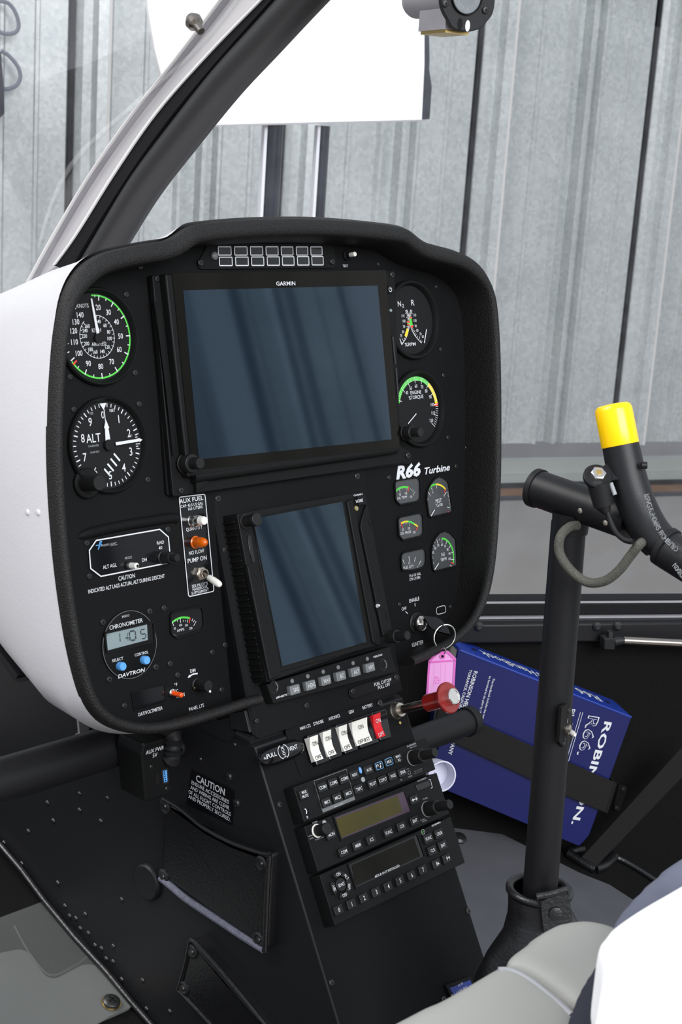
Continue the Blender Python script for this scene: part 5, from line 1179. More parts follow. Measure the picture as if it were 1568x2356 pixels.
P=inset(P,.0016); b=MB(); b.prism(P,wU,wU+.0004,'gloss_black'); P_=[d.uv(*c2(*p),wU) for p in ((625,1085),(1160,850),(1215,1010),(660,1265))]; b.prism(P_,wU+.0004,wU+.0006,'screen_black'); b.build('display',d.e)
rowkeys(d,(('0',520,1468),('1',630,1418),('2',737,1366),('3',842,1315),('4',945,1267),('5',1046,1218),('6',1146,1172),('7',1242,1123)),ww=.0100,th=.0036)
rowkeys(d,(('8',1360,1073),('9',1448,1028)),ww=.0105,th=.0034)
for x,y,s_ in ((1373,1067,1),(1466,1022,-1)): X,Y=d.uv(*c2(x,y),ww); d.T.flat([(X-.0012,Y-.0011*s_),(X+.0012,Y-.0011*s_),(X,Y+.0013*s_)],ww,'white_print')
rowkeys(d,(('FUNC',1290,853),('CRSR',1382,812),('CLR',1325,957),('ENT',1414,914)),ww=.0112,hh=.0082)
X0,Y0=d.uv(*c2(522,1255),wU)
for t,x,y,a in (('ON',495,1167,90),('ALT',580,1205,28),('VFR',590,1312,-28),('OFF',507,1350,-90),('SBY',452,1258,180)):
    b=MB(); r0,r1=.0068,.0112; aw=30; n=8; p=[(X0+r1*math.cos(R(a-aw+2*aw*i/n)),Y0+r1*math.sin(R(a-aw+2*aw*i/n))) for i in range(n+1)]+[(X0+r0*math.cos(R(a+aw-2*aw*i/n)),Y0+r0*math.sin(R(a+aw-2*aw*i/n))) for i in range(n+1)]
    b.prism(p,wU,wU+.0028,'knob_black',ch=.0005); o=b.build('key',d.e); T_=MB(); rr2=.009; T_.text(t,X0+rr2*math.cos(R(a)),Y0+rr2*math.sin(R(a)),.0026,wU+.003,'white_print',bold=.015,rot={90:0,28:-PI/2+.4,-28:PI/2-.4,-90:0,180:PI/2}[a]); flatb('legend',T_,o)
b=MB(); b.lathe([(.0056,wU),(.0056,wU+.0024),(.005,wU+.0029)],'knob_black',(X0,Y0),28); o=b.build('key',d.e); T_=MB(); T_.text('IDNT',X0,Y0,.0027,wU+.0031,'white_print',bold=.015); flatb('legend',T_,o)
d.txt('GARMIN',c2(1318,755),c2(1392,722),4.2,w=wU+.0002,m='white_print',bold=.02); d.txt('ADS-B OUT INSTALLED',c2(828,1192),c2(1043,1098),5.5,w=wU+.0014,bold=.03)
X,Y=d.uv(*c2(1240,800),wU); d.T.line(circ(X,Y,.0021,14),.0005,wU+.0003,'grey_print'); d.T.seg((X-.001,Y),(X+.001,Y),.0006,wU+.0003,'green_print')
X,Y=d.uv(*c2(1296,1107),wU); b=MB(); b.lathe([(.0014,wU),(.0014,wU+.0002)],'matte_black',(X,Y),14); b.build('locking_hole',d.e); d.done()
# screws on the console's front face and the small hour meter at the bottom
def onfront(px,py,rp):
    p=PC.hit(px,py); k=(PC.hit(px,py-10)-p).length/10; r=rp*k; M=Mi@PC.mat(p); b=MB(); b.lathe([(r,0),(r,r*.35),(r*.8,r*.6),(r*.4,r*.7)],'screw_black',M=M,n=18)
    for a in (.4,.4+PI/2): M2=M@Matrix.Translation((0,0,r*.68))@Matrix.Rotation(a,4,'Z'); b.box(-r*.5,r*.5,-r*.1,r*.1,0,r*.05,'matte_black',M=M2)
    b.build('screw',E_)
for p in (c2(8,565),c6(735,332),c6(204,610),c6(770,605),c6(640,675)): onfront(*p,8)
d=Dev('hour_meter','small black-framed meter with a blue face low on the console beside the grey seat','meter',PC,*c6(700,640))
P=rnd([d.uv(*c6(*p)) for p in ((640,620),(738,585),(760,650),(672,690))],.001); b=MB(); b.prism(P,0,.003,'bezel_black',ch=.0006); b.build('frame',d.e)
P=[d.uv(*c6(*p)) for p in ((655,632),(735,600),(750,640),(680,675))]; b=MB(); b.prism(P,.003,.0033,'cover_blue_spine'); b.build('dial_face',d.e)
d.txt('0.1 HOURS',c6(675,668),c6(735,636),9,w=.0036); d.txt('1/10',c6(700,625),c6(718,617),6,w=.0036); d.done()
# ================================================================ ignition switch, key, ring and tag
d=Dev('ignition_switch','round black key switch below ENABLE at the lower right of the panel','switch',PP,*k5(690,520))
k=d.k(*k5(690,520)); b=MB(); b.lathe([(25*k,0),(25*k,.0012),(24*k,.0016),(22*k,.002)],'knob_black',n=48); b.build('base_ring',d.e)
b=MB(); b.prism(circ(0,0,23*k,6),.0012,.0038,'knob_black',ch=.0008); b.build('lock_nut',d.e)
b=MB(); b.lathe([(19.5*k,.0035),(19.5*k,.0058),(18.5*k,.0066),(17*k,.0068)],'knob_black',n=44); b.build('barrel_sleeve',d.e)
b=MB(); b.lathe([(18.2*k,.0066),(18.2*k,.0074),(17.4*k,.0078),(16.4*k,.0072),(2*k,.0072)],'chrome',n=44); b.build('barrel',d.e,ang=.25); d.done()
# key: sits in the barrel
tip=Vector((0,0,.0205)); kd=Dev('ignition_key','black plastic-headed key sitting in the ignition switch','key',PP,*k5(690,520))
# head plane follows the panel normal; turned in the slot
def kp(px,py,w): return Vector((*kd.uv(px,py,w),w))
A1=kp(*k5(800,430),.030);
HP=[((800,400),.012),((1000,425),.020),((1100,470),.025),((1215,600),.031),((1240,720),.032),((1170,705),.030),((1000,660),.021),((900,590),.015),((830,470),.012)]
top=[kp(*k5(*p),w) for p,w in HP]
cn=sum(top,Vector())/len(top); nn=(top[2]-top[0]).cross(top[5]-top[0]).normalized()
o_=[p+nn*.0015 for p in top]; i_=[p-nn*.0018 for p in top]; mid=[cn+(p-cn)*.93+nn*.0025 for p in top]; mi_=[cn+(p-cn)*.93-nn*.0028 for p in top]
b=MB(); b.loft([mi_,i_,o_,mid],'gloss_black'); b.build('key_head',kd.e,ang=.7)
b=MB(); a=kp(*k5(790,520),.0205); c=kp(*k5(860,520),.029); b.tube([Vector((0,0,.006)),Vector((.0003,0,.010)),(top[0]+top[8])/2+Vector((.001,-.002,0))],.0028,'chrome',12,flat=.45); b.build('key_blade',kd.e); kd.done()
RC=kd.p+PP.X*0
rg_=Dev('key_ring','split steel ring hanging from the black key head','ring',PP,*k5(1145,745),w=.037)
kx=rg_.k(*k5(1145,745));
# ring plane faces the camera roughly
cdir=(CAM-rg_.p).normalized(); Zw=Vector((0,0,1)); rx=Zw.cross(cdir).normalized(); ry=cdir.cross(rx); rotv=Matrix.Rotation(R(28),3,Zw)
rx=rotv@rx
Li=rg_.e.matrix_world.inverted()
sc_px=(rg_.p-CAM).dot(cf)/FPX
for off,nm in ((0,0),(.0011,1)):
    pts=[]
    for i in range(49):
        t=2*PI*i/48*.985; r1=27.5*sc_px; pts.append(Li@(rg_.p+rx*math.cos(t+1.9)*r1*.98+ry*math.sin(t+1.9)*r1+rx.cross(ry)*(off+.0006*t/6.28)))
    b=MB(); b.tube(pts,.00075,'chrome',10); b.build('wire_coil',rg_.e)
rg_.done()
# small jump ring + tag, hanging vertically, facing the camera
PTg=Pl(CAM+ray(1018,1560)*((rg_.p-CAM).dot(cf)),(-cdir.y,cdir.x,0),(0,0,1))
tg_=Dev('key_tag','pink transparent plastic key tag hanging from the key ring','tag',PTg,*k5(1120,990))
OT=[k5(*p) for p in ((1045,990),(1215,985),(1345,1110),(1310,1705),(850,1725),(890,1140))]
w0=.0
P=[tg_.uv(*p) for p in OT]; b=MB(); b.ringp(P,inset(P,.0020),-.0012,.0012,'pink');
P2=[tg_.uv(*k5(*p)) for p in ((895,1145),(1342,1118),(1340,1145),(893,1178))]; b.prism(P2,-.001,.0012,'pink'); b.build('tag_frame',tg_.e)
b=MB(); b.prism(inset(P,.0020),-.0007,.0007,'pink_light'); b.build('tag_window',tg_.e)
X,Y=tg_.uv(*k5(1122,1062)); b=MB(); b.lathe([(.0026,.0005),(.0026,.0016),(.0014,.0016),(.0014,.0005)],'pink',(X,Y),24,caps=False); b.lathe([(.0014,.0008),(.0014,.0012)],'matte_black',(X,Y),16); b.build('eyelet',tg_.e)
tg_.T.text('029',*tg_.uv(*k5(1030,1460)),.0045,.0009,'pink',rot=PI/2+.05)
for x in (985,1098,1170): tg_.T.seg(tg_.uv(*k5(x,1180)),tg_.uv(*k5(x-12,1560)),.0002,.0008,'pink')
b=MB(); J=[k5(*p) for p in ((1165,1020),(1178,960),(1150,920),(1110,925),(1085,960),(1090,1000))]; b.tube([Vector((*tg_.uv(*p),.0015+.001*math.sin(i))) for i,p in enumerate(J)],.0007,'chrome',8); b.build('jump_ring',tg_.e)
tg_.done()
# ================================================================ clear guard cup on a ball chain
PCp=Pl(W(.955,.70,-.47),(cr2.x*.8+.2,cr2.y*.8+.1,0),(0,0,1))
gp=PC.hit(966,1722,.012)
dd_=(gp-CAM).dot(cf)
gd=Pl(CAM+ray(1010,1786)*dd_*1.02,(0,1,0),(0,0,1))
cup=bpy.data.objects.new('guard_cap',None); COL.objects.link(cup); cc=CAM+ray(1016,1786)*dd_*1.02
ax_=((-cf*.90+cr2*.38+cd2*.05)).normalized(); cup.matrix_world=Matrix.Translation(cc)@ax_.to_track_quat('Z','Y').to_matrix().to_4x4()
tag(cup,'translucent white plastic cap hanging beside the radios at the right edge of the console','cap')
b=MB(); s_=sc1=dd_/FPX; r_=36*s_; b.lathe([(r_*.95,-.016),(r_,-.0005),(r_,0),(r_*.93,0),(r_*.90,-.014),(.0005,-.015)],'clear_cup',n=48,caps=False); b.build('cap_body',cup)
b=MB(); b.lathe([(r_*1.0,-.001),(r_*1.02,.0003),(r_*.93,.0004)],'clear_cup',n=48,caps=False); b.build('cap_rim',cup)
cm=cup.matrix_world.inverted()
for i in range(9):
    t=i/8; px=960+t*26; py=1716+t*34+6*math.sin(t*3); p=cm@(CAM+ray(px,py)*dd_*(1.0+.02*t)); b=MB(); b.lathe([(.0001,-.0009),(.0006,-.0006),(.0009,0),(.0006,.0006),(.0001,.0009)],'brass',M=Matrix.Translation(p),n=10,caps=False); b.build('chain_bead',cup)
# ================================================================ cyclic post and grip
po=Dev('cyclic_stick','thick black upright stick with a sideways tube on top, right of the panel','control stick',PX,1240,2060)
Mi3=po.e.matrix_world.inverted(); L_=lambda px,py,w=0: Vector((*po.uv(px,py,w),w))
pb=L_(1262,2300); a=L_(1243,2030); c=L_(1308,1200)
k=po.k(1300,1500)
pr=[]
b=MB(); b.tube([a+(a-c)*.25,a,c],[38*po.k(1240,2050)*1.0,38*po.k(1240,2050),40*po.k(1300,1250)],'tube_black',40); b.build('post_tube',po.e)
t0=L_(1236,1124); t1=L_(1452,1200)
rt_=43*po.k(1300,1150)
b=MB(); b.tube([t0,t1],rt_,'tube_black',40); b.build('head_tube',po.e)
u=(t1-t0).normalized()
b=MB(); b.tube([t0-u*.003,t0-u*.003,t0+u*.0015,t0+u*.0015],[rt_*.9,rt_*1.07,rt_*1.07,rt_*.9],'rubber',40); b.build('end_cap',po.e,ang=.4)
b=MB(); b.tube([L_(1310,1225),L_(1314,1180)],[rt_*.95,rt_*1.02],'tube_black',40); b.build('weld_collar',po.e)
for px,py in ((1335,1175),(1393,1203)):
    X=L_(px,py,rt_*.93); b=MB(); b.lathe([(.0024,-.001),(.0022,.001),(.001,.0016)],'nickel',(X.x,X.y),16,M=None) if 0 else b.lathe([(.0022,-.001),(.0020,.001),(.0008,.0014)],'nickel',M=Matrix.Translation(X),n=14); b.build('pin',po.e)
# switch plate on the post's right side
PSw=Pl(CAM+ray(1302,1665)*((po.e.matrix_world@L_(1302,1665)-CAM).dot(cf)-.002),(cr2.x*.45-cf.x*.85,cr2.y*.45-cf.y*.85,0),(0,0,1))
sw=MB()
po.done()
def cpt(px,py,dz=0):  # point at the stick's depth
    return CAM+ray(px,py)*((po.e.matrix_world@L_(px,py)-CAM).dot(cf)+dz)
pl2=MB();
nrm=(-cf*.45+cr2*.9); nrm.z=0; nrm.normalize(); Psw=Pl(cpt(1296,1665,-.007)+nrm*.000,Vector((0,0,1)).cross(nrm),(0,0,1))
if Psw.N.dot(nrm)<0: pass
q_=[Psw.hit(x,y) for x,y in ((1288,1628),(1300,1618),(1312,1622),(1313,1700),(1306,1714),(1290,1718),(1282,1705))]
lc=[Mi3@(v-Psw.N*.0012) for v in q_]; lc2=[Mi3@(v+Psw.N*.0012) for v in q_]
b=MB(); b.loft([lc,lc2],'bezel_black'); o=b.build('switch_plate',po.e)
b=MB()
for s_,x,y in (('ON',1303,1655),('OFF',1298,1697)):
    v=Psw.hit(x,y); Mx=Mi3@Psw.mat(v); b.text(s_,0,0,.0045,.0016,'white_print',wd=.007,bold=.03,M=Mx)
flatb('lettering',b,o)
b=MB()
for x,y in ((1304,1634),(1292,1710)): b.lathe([(.0022,.001),(.002,.002),(.0008,.0026)],'screw_black',M=Mi3@Psw.mat(Psw.hit(x,y)),n=14)
b.build('plate_screw',po.e)
Mx=Mi3@Psw.mat(Psw.hit(1300,1677)); b=MB(); b.lathe([(.0040,.001),(.0040,.0035),(.0028,.0042)],'nickel',M=Mx,n=20); b.build('toggle_collar',po.e)
p0=Psw.hit(1301,1678)+Psw.N*.003; p1=cpt(1322,1692,-.03); b=MB(); b.tube([Mi3@p0,Mi3@(p0+(p1-p0)*.3),Mi3@(p0+(p1-p0)*.8),Mi3@p1],[.0013,.0018,.0019,.0008],'white_plastic',14); b.build('toggle_lever',po.e)
# grip: separate removable handle
gr=Dev('stick_grip','curved black metal grip with white lettering, pinned to the stick head','grip',PX,1440,1120)
G_=lambda px,py,w=0: Vector((*gr.uv(px,py,w),w))
gk=gr.k(1440,1120)
PT=[(1420,985),(1430,1040),(1446,1110),(1468,1170),(1500,1225),(1540,1262),(1590,1290)]
b=MB(); pts=spline([G_(x,y,.006) for x,y in PT],6); n=len(pts); b.tube(pts,[ (40+4*math.sin(min(1,i/(n-1)*1.3)*PI))*gk if i<n*.75 else 40*gk for i in range(n)],'side_black',36); b.build('grip_tube',gr.e)
b=MB(); b.tube([G_(1530,1262,.006),G_(1640,1330,.006)],44*gk,'tube_black',30); b.build('lower_sleeve',gr.e)
b=MB(); b.tube([G_(1526,1255,.006),G_(1536,1262,.006)],[47*gk,47*gk],'rubber',30); b.build('clamp_band',gr.e)
# web joining grip and head tube
b=MB(); P=[gr.uv(*c5(*p)) for p in ((930,1000),(1010,900),(1100,1000),(1300,1400),(1280,1600),(1215,1540),(1110,1390),(1050,1320),(960,1300))]; b.prism(P,-.004,.008,'tube_black',ch=.002); b.build('web',gr.e)
# lettering along the grip: follows the curve
TL=[c5(*p) for p in ((1238,1040),(1262,1130),(1300,1240),(1345,1345),(1400,1435),(1460,1500),(1520,1555))]
def along(T,msg,P,h,w,m,f):
    pts=spline([f(x,y,w) for x,y in P],10); Ls=[0]
    for i in range(1,len(pts)): Ls.append(Ls[-1]+(pts[i]-pts[i-1]).length)
    for i,ch in enumerate(msg):
        s_=Ls[-1]*(i+.5)/len(msg); j=max(q_ for q_ in range(len(Ls)-1) if Ls[q_]<=s_); e=(pts[j+1]-pts[j]).normalized(); p=pts[j]+e*(s_-Ls[j])
        if ch!=' ': T.text(ch,p.x,p.y,h,p.z,m,rot=math.atan2(e.y,e.x),bold=.02)
along(gr.T,'LOW G PUSHOVERS PROHIBITED',TL,.0040,.0195,'grey_print',G_)
T2=[c5(*p) for p in ((1500,1700),(1568,1790),(1640,1880))]
along(gr.T,'NO AEROBATICS',T2,.004,.0205,'grey_print',G_)
# pivot lug with nut and switch body
PLg=Pl(cpt(1372,1090,-.035),(cr2.x,cr2.y,0),(cf.x*.75,cf.y*.75,.66))
lw=gr.e.matrix_world.inverted()
Mx=lw@PLg.mat(PLg.hit(*c5(785,870))); kk=((PLg.hit(1380,1090)-CAM).dot(cf))/FPX
b=MB(); b.lathe([(33*kk,-.0028),(33*kk,0),(31*kk,.0006)],'tube_black',M=Mx,n=36); b.build('pivot_lug',gr.e)
b=MB(); b.prism(circ(0,0,19*kk,6),.0004,.0045,'chrome',ch=.0012,M=Mx); b.build('pivot_nut',gr.e)
b=MB(); b.lathe([(8*kk,.0046),(7*kk,.0047)],'brass',M=Mx,n=20); b.build('nut_bore',gr.e)
b=MB(); P=[PLg.hit(*c5(*p),-.001) for p in ((830,780),(900,740),(1000,860),(990,900),(930,905),(850,930))]; b.loft([[lw@(v-PLg.N*.002) for v in P],[lw@v for v in P]],'tube_black'); b.build('pivot_bracket',gr.e)
A=cpt(*c5(790,930),-.035); B_2=cpt(*c5(845,1160),-.03)
b=MB(); b.tube([lw@A,lw@(A+(B_2-A)*.9),lw@B_2,lw@cpt(*c5(870,1215),-.03)],[26*kk,24*kk,17*kk,9*kk],'rubber',28); b.build('switch_body',gr.e)
b=MB(); b.tube([lw@cpt(*c5(905,935),-.03),lw@cpt(*c5(945,1045),-.03)],.0016,'grey_print',10); b.build('steel_pin',gr.e)
b=MB(); b.tube([lw@v for v in spline([cpt(*c5(*p),-.03) for p in ((870,1200),(905,1300),(960,1400),(1040,1465),(1110,1480))],6)],.0021,'rubber',12); b.build('switch_wire',gr.e)
b=MB(); p=cpt(*c5(1215,770),-.01); b.lathe([(.0026,-.002),(.0026,.002)],'tube_black',M=lw@Matrix.Translation(p)@cr2.to_track_quat('Z','Y').to_matrix().to_4x4(),n=16); b.build('side_pin',gr.e)
gr.done()
# yellow cap
yc=Dev('yellow_cap','bright yellow plastic cap on the top end of the stick grip','cap',PX,*c5(960,500))
Y_=lambda px,py,w=.006: Vector((*yc.uv(px,py,w),w))
a=Y_(*c5(995,585)); c=Y_(*c5(922,205)); kk2=yc.k(1415,980); u=c-a
b=MB(); b.tube([a,a,a+u*.02,a+u*.86,a+u*.95,a+u*1.0,a+u*1.015],[40*kk2,43*kk2,43.5*kk2,43*kk2,40*kk2,33*kk2,15*kk2],'yellow_cap',40); b.build('cap_body',yc.e,ang=1.2); yc.done()
# braided tether
b=MB(); pts=spline([cpt(*c5(x,y),z_) for x,y,z_ in ((600,1330,-.012),(520,1345,-.022),(440,1430,-.034),(425,1560,-.036),(480,1680,-.036),(580,1790,-.034),(700,1860,-.032),(850,1845,-.03),(980,1750,-.028),(1090,1610,-.026),(1180,1500,-.024),(1240,1470,-.01))],8)
b.tube(pts,[46/4.04*kk]*len(pts),'braid',20); te=b.build('tether'); tag(te,'braided grey loop of sheathed cord between the stick and its grip','cord')
# ================================================================ leather boot
bo=Dev('stick_boot','black leather boot wrapped round the foot of the upright stick','boot',PX,1240,2060)
bi=bo.e.matrix_world.inverted(); top_=W(.8236,0,0)
cz=(po.e.matrix_world@L_(1241,2052)); sc2=(cz-CAM).dot(cf)/FPX
rings=[]
SH=[(1240,2048,68,0,.0),(1239,2062,71,0,0),(1240,2085,72,0,0),(1246,2110,80,0,0),(1250,2150,96,0,.06),(1248,2200,118,0,.10),(1238,2260,134,0,.08),(1225,2340,150,0,.05),(1220,2420,155,0,.05)]
for x,y,rp_2,_,wv_ in SH:
    cen_=CAM+ray(x,y)*((po.e.matrix_world@L_(1241,y)-CAM).dot(cf)); r=[]
    for i in range(48):
        t=2*PI*i/48; rr3=rp_2*sc2*(1+wv_*math.sin(3*t+y*.02)+wv_*.5*math.sin(5*t-y*.013)); r.append(bi@(cen_+Vector((math.cos(t)*rr3,math.sin(t)*rr3,0))))
    rings.append(r)
b=MB(); b.loft(rings,'leather_black',False,False); b.build('leather_sleeve',bo.e,ang=2)
b=MB(); r0=rings[0]; b.tube(r0,.0034,'leather_black',12,closed=True); b.build('rolled_hem',bo.e,ang=2)
# overlapping flap with stud
def bpt(px,py,dz): return bi@(CAM+ray(px,py)*((cz-CAM).dot(cf)+dz))
fl1=[bpt(*b3(*p),-.030) for p in ((640,205),(810,125),(822,150),(845,360),(850,420),(660,420),(645,300))]
fn=(fl1[1]-fl1[0]).cross(fl1[5]-fl1[0]).normalized()
b=MB(); b.loft([fl1,[p+fn*.003*(1 if fn.dot(bi.to_3x3()@(-cf))>0 else -1) for p in fl1]],'leather_black'); b.build('flap',bo.e)
b=MB(); b.tube([bpt(*b3(*p),-.031) for p in ((610,180),(700,165),(810,130),(822,150))],.0030,'leather_black',12); b.tube([bpt(*b3(*p),-.031) for p in ((640,205),(650,300),(662,420))],.0012,'leather_black',8); b.build('flap_binding',bo.e)
b=MB(); b.lathe([(.0052,0),(.005,.0006),(.003,.0010)],'leather_black',M=Matrix.Translation(bpt(*b3(738,295),-.0345))@(bi.to_3x3()@(-cf)).to_track_quat('Z','Y').to_matrix().to_4x4(),n=28); b.build('snap_fastener',bo.e); bo.done()
# ================================================================ handbook on the right wall
hb=Dev('handbook','thick dark blue flight handbook binder held upside down behind a black strap','book',PN,*c4(700,900))
w0,w1=.002,.056
CV=[c4(*p) for p in ((252,352),(1268,750),(1015,1450),(960,1512),(835,1448),(100,1190),(75,1180),(150,850))]
CV=[c4(*p) for p in ((240,345),(1268,752),(1018,1450),(960,1515),(640,1380),(165,1180),(60,1120),(150,850))]
P=[hb.uv(*p,w1) for p in CV]; P=rnd(P,[.001,.002,.004,.004,.0,.004,.002,.0],4)
tl=Vector(hb.uv(*c4(252,352),w1)); tr=Vector(hb.uv(*c4(1268,750),w1))
b=MB(); b.prism(P,w1-.003,w1,'cover_blue',ch=.0008); b.build('front_cover',hb.e)
# spine: faces up, perpendicular to the cover
b=MB(); up=Vector((-(tr-tl).y,(tr-tl).x)).normalized()*.001
A=[(*(tl+up),w1-.0012),(*(tr+up),w1-.0012),(*(tr+up),w0),(*(tl+up),w0)]; B4=[(*(tl-up*2),w1-.0012),(*(tr-up*2),w1-.0012),(*(tr-up*2),w0),(*(tl-up*2),w0)]
b.loft([A,B4],'cover_blue_spine'); b.build('spine',hb.e)
b=MB(); b.tube([(*tl,w1-.001),(*tr,w1-.001)],.0014,'cover_blue_spine',12); b.build('spine_edge',hb.e)
b=MB(); P5=[hb.uv(*p,w1) for p in CV]; b.prism(inset(P5,.004),w0+.003,w1-.003,'white_plastic'); b.build('pages',hb.e)
b=MB(); b.prism(P,w0,w0+.003,'cover_blue'); b.build('back_cover',hb.e)
# spine lettering: lies in the spine plane
ex=Vector(((tr-tl).normalized().x,(tr-tl).normalized().y,0)); upv=Vector((up.x,up.y,0)).normalized(); nz_=Vector((0,0,1))
o3=Vector((*(tl+up*1.3),w1)); Msp=Matrix(((-ex.x,nz_.x*1,upv.x,o3.x),(-ex.y,nz_.y,upv.y,o3.y),(-ex.z,nz_.z,upv.z,o3.z),(0,0,0,1)))
# local axes of lettering: x runs to the left, y towards the reader, so it reads upside down from here
Ls=(tr-tl).length
b=MB()
def sxy(frac): return -Ls*frac
for t,f0,f1 in (('Handbook',.16,.475),("Pilot's",.49,.64),('R66.',.70,.865)):
    b.text(t,-Ls*(f0+f1)/2,-.028,.019,0,'white_print',wd=Ls*(f1-f0),bold=.03,M=Msp)
for f in (.12,.91): b.lathe([(.0035,0),(.0035,.0004)],'matte_black',M=Msp@Matrix.Translation((-Ls*f,-.028,0)),n=18)
o=b.build('spine_lettering',hb.e)
wv=w1+.0006
def vtxt(t,a,c,h,m='white_print',bold=.02,T=None,outline=False):
    A=Vector(hb.uv(*a,w1));C=Vector(hb.uv(*c,w1)); r=math.atan2((C-A).y,(C-A).x); mid=(A+C)/2; hh=h*hb.k(1300,1700)
    hb.T.text(t,mid.x,mid.y,hh,wv,m,wd=(C-A).length,bold=bold,rot=r)
vtxt('ROBINSON.',c4(1130,775),c4(930,1385),16,bold=.06)
vtxt('R66.',c4(1045,742),c4(975,975),25,bold=.03); vtxt('R66.',c4(1045,742),c4(975,975),25,m='cover_blue',bold=-.005) if 0 else None
P6=MB()
A=Vector(hb.uv(*c4(1045,742),w1));C=Vector(hb.uv(*c4(975,975),w1)); r=math.atan2((C-A).y,(C-A).x); mid=(A+C)/2
P6.text('R66.',mid.x,mid.y,21.5*hb.k(1300,1700),wv+.0003,'cover_blue',wd=(C-A).length*.965,bold=-.012,rot=r); flatb('lettering',P6,hb.e)
vtxt("Pilot's Operating",c4(918,700),c4(860,1010),12,bold=.02)
for dx in (0,14): hb.T.seg(hb.uv(*c4(965+dx,718),w1),hb.uv(*c4(880+dx,1008),w1),.0006,wv,'white_print')
vtxt('ROBINSON HELICOPTER COMPANY',c4(345,475),c4(190,970),8,bold=.04); vtxt('TORRANCE, CALIFORNIA',c4(315,465),c4(240,730),5.5,bold=.03)
vtxt('This handbook includes the material',c4(452,517),c4(378,790),4.5,bold=.02); vtxt('be furnished to the pilot by 14 CFR',c4(430,505),c4(360,760),4.5,bold=.02)
hb.done()
# strap bracket that holds it
st_=Dev('book_strap','wide flat black strap across the blue handbook, fixed to the carpeted wall','strap',PN,*c4(1150,1220))
ws=w1+.004
P=[st_.uv(*c4(*p),ws) for p in ((215,790),(340,770),(1192,1135),(1112,1310),(850,1195),(180,880))]
P=[st_.uv(*c4(*p),ws) for p in ((120,690),(370,780),(1165,1132),(1110,1310),(850,1200),(200,890),(90,830))]
b=MB(); b.prism(P,ws,ws+.002,'strap_black',ch=.0006); b.build('strap_band',st_.e)
A=st_.uv(*c4(1165,1132),ws);C=st_.uv(*c4(1110,1310),ws); b=MB(); b.prism([A,C,(C[0]+.003,C[1]-.001),(A[0]+.003,A[1]-.001)],.0,ws+.002,'matte_black'); b.build('side_return',st_.e)
b=MB(); b.prism(rnd([st_.uv(*c4(*p),.002) for p in ((1195,1150),(1240,1155),(1242,1190),(1195,1310),(1158,1295))],.003),0,.002,'strap_black',ch=.0005); b.build('fixing_tab',st_.e)
for p in ((1217,1177),(1177,1287)): screw(st_,*c4(*p),5,.002)
st_.done()
# seat belt webbing and its floor cover
sb=Dev('seat_belt','flat black webbing strap running from the floor bracket up to the right edge','belt',PN,*c4(1030,1600),w=.06)
P=[sb.uv(*c4(*p)) for p in ((970,1575),(1060,1625),(1640,1020),(1640,840))]; b=MB(); b.prism(P,0,.002,'strap_black'); b.build('webbing',sb.e)
sb.done()
fcv=Dev('floor_bracket','black padded bracket around the foot of the belt strap on the carpet','bracket',PF,*c4(1000,1580))
for L in ([(890,1555),(960,1600),(1050,1650)],[(1050,1650),(1110,1625),(1165,1570)],[(890,1555),(930,1540),(975,1530)]):
    b=MB(); b.tube(spline([Vector((*fcv.uv(*c4(*p),.004),.004)) for p in L],5),.0065,'leather_black',14); b.build('padded_edge',fcv.e,ang=1)
b=MB(); b.tube(spline([Vector((*fcv.uv(*c6(*p),.003),.003)) for p in ((1300,118),(1340,135),(1400,170),(1500,235),(1600,300))],6),.0045,'leather_black',12); b.build('edge_piping',fcv.e); fcv.done()
# gas strut under the sill
gs=Dev('door_strut','slim metal strut with a grey end fitting under the windshield sill','strut',PN,*k8(1065,350),w=.03)
b=MB(); a=gs.uv(*k8(1165,338)); c=gs.uv(1640,1484); b.tube([(a[0],a[1],0),(c[0],c[1],0)],.0052,'steel',20); b.build('rod',gs.e)
a2=gs.uv(*k8(1100,345)); b=MB(); b.tube([(a2[0],a2[1],0),(a[0],a[1],0)],[.0062,.0048],'side_black',18); b.build('end_sleeve',gs.e)
P=[gs.uv(*k8(*p)) for p in ((1025,312),(1100,312),(1095,392),(1022,388))]; b=MB(); b.prism(rnd(P,.002),-.008,.006,'alu_grey' if 0 else 'knob_black',ch=.001); b.build('end_fitting',gs.e)
P=[gs.uv(*k8(*p)) for p in ((1062,275),(1088,275),(1090,312),(1062,312))]; b=MB(); b.prism(P,-.005,.003,'screw_black'); b.build('ball_stud',gs.e); gs.done()
# ================================================================ magnetic compass at the top edge
PK=Pl(CAM+ray(1060,30)*1.15,(-(CAM+ray(1060,30)*1.15-CAM).y*.62,.75*(CAM+ray(1060,30)*1.15-CAM).x,0),(0,0,1))
PK=Pl(CAM+ray(1060,30)*1.15,(math.cos(R(20)),-math.sin(R(20)),0),(0,0,1))
zk=Z(860,0,4.9)
d=Dev('compass','grey magnetic compass with a black scalloped face plate, cut by the top edge','compass',PK,1060,10)
P=[d.uv(*zk(*p)) for p in ((730,60),(760,150),(800,215),(850,320),(920,345),(1000,360),(1060,360),(1180,325),(1300,180),(1325,100),(1340,-60),(1330,-200),(1180,-330),(900,-340),(740,-200),(725,-60))]
b=MB(); b.prism(rnd(P,.003),0,.004,'side_black',ch=.0008); b.build('face_plate',d.e)
X,Y=d.uv(*zk(1010,-40)); rf=abs(d.uv(*zk(1010,175))[1]-Y)
b=MB(); b.lathe([(rf,.004),(rf,.006),(rf*.94,.006),(rf*.92,.0045)],'bezel_black',(X,Y),48,caps=False); b.build('bezel_ring',d.e)
b=MB(); b.lathe([(rf*.93,.0041),(rf*.93,.0045)],'compass_face',(X,Y),48); b.build('compass_card',d.e)
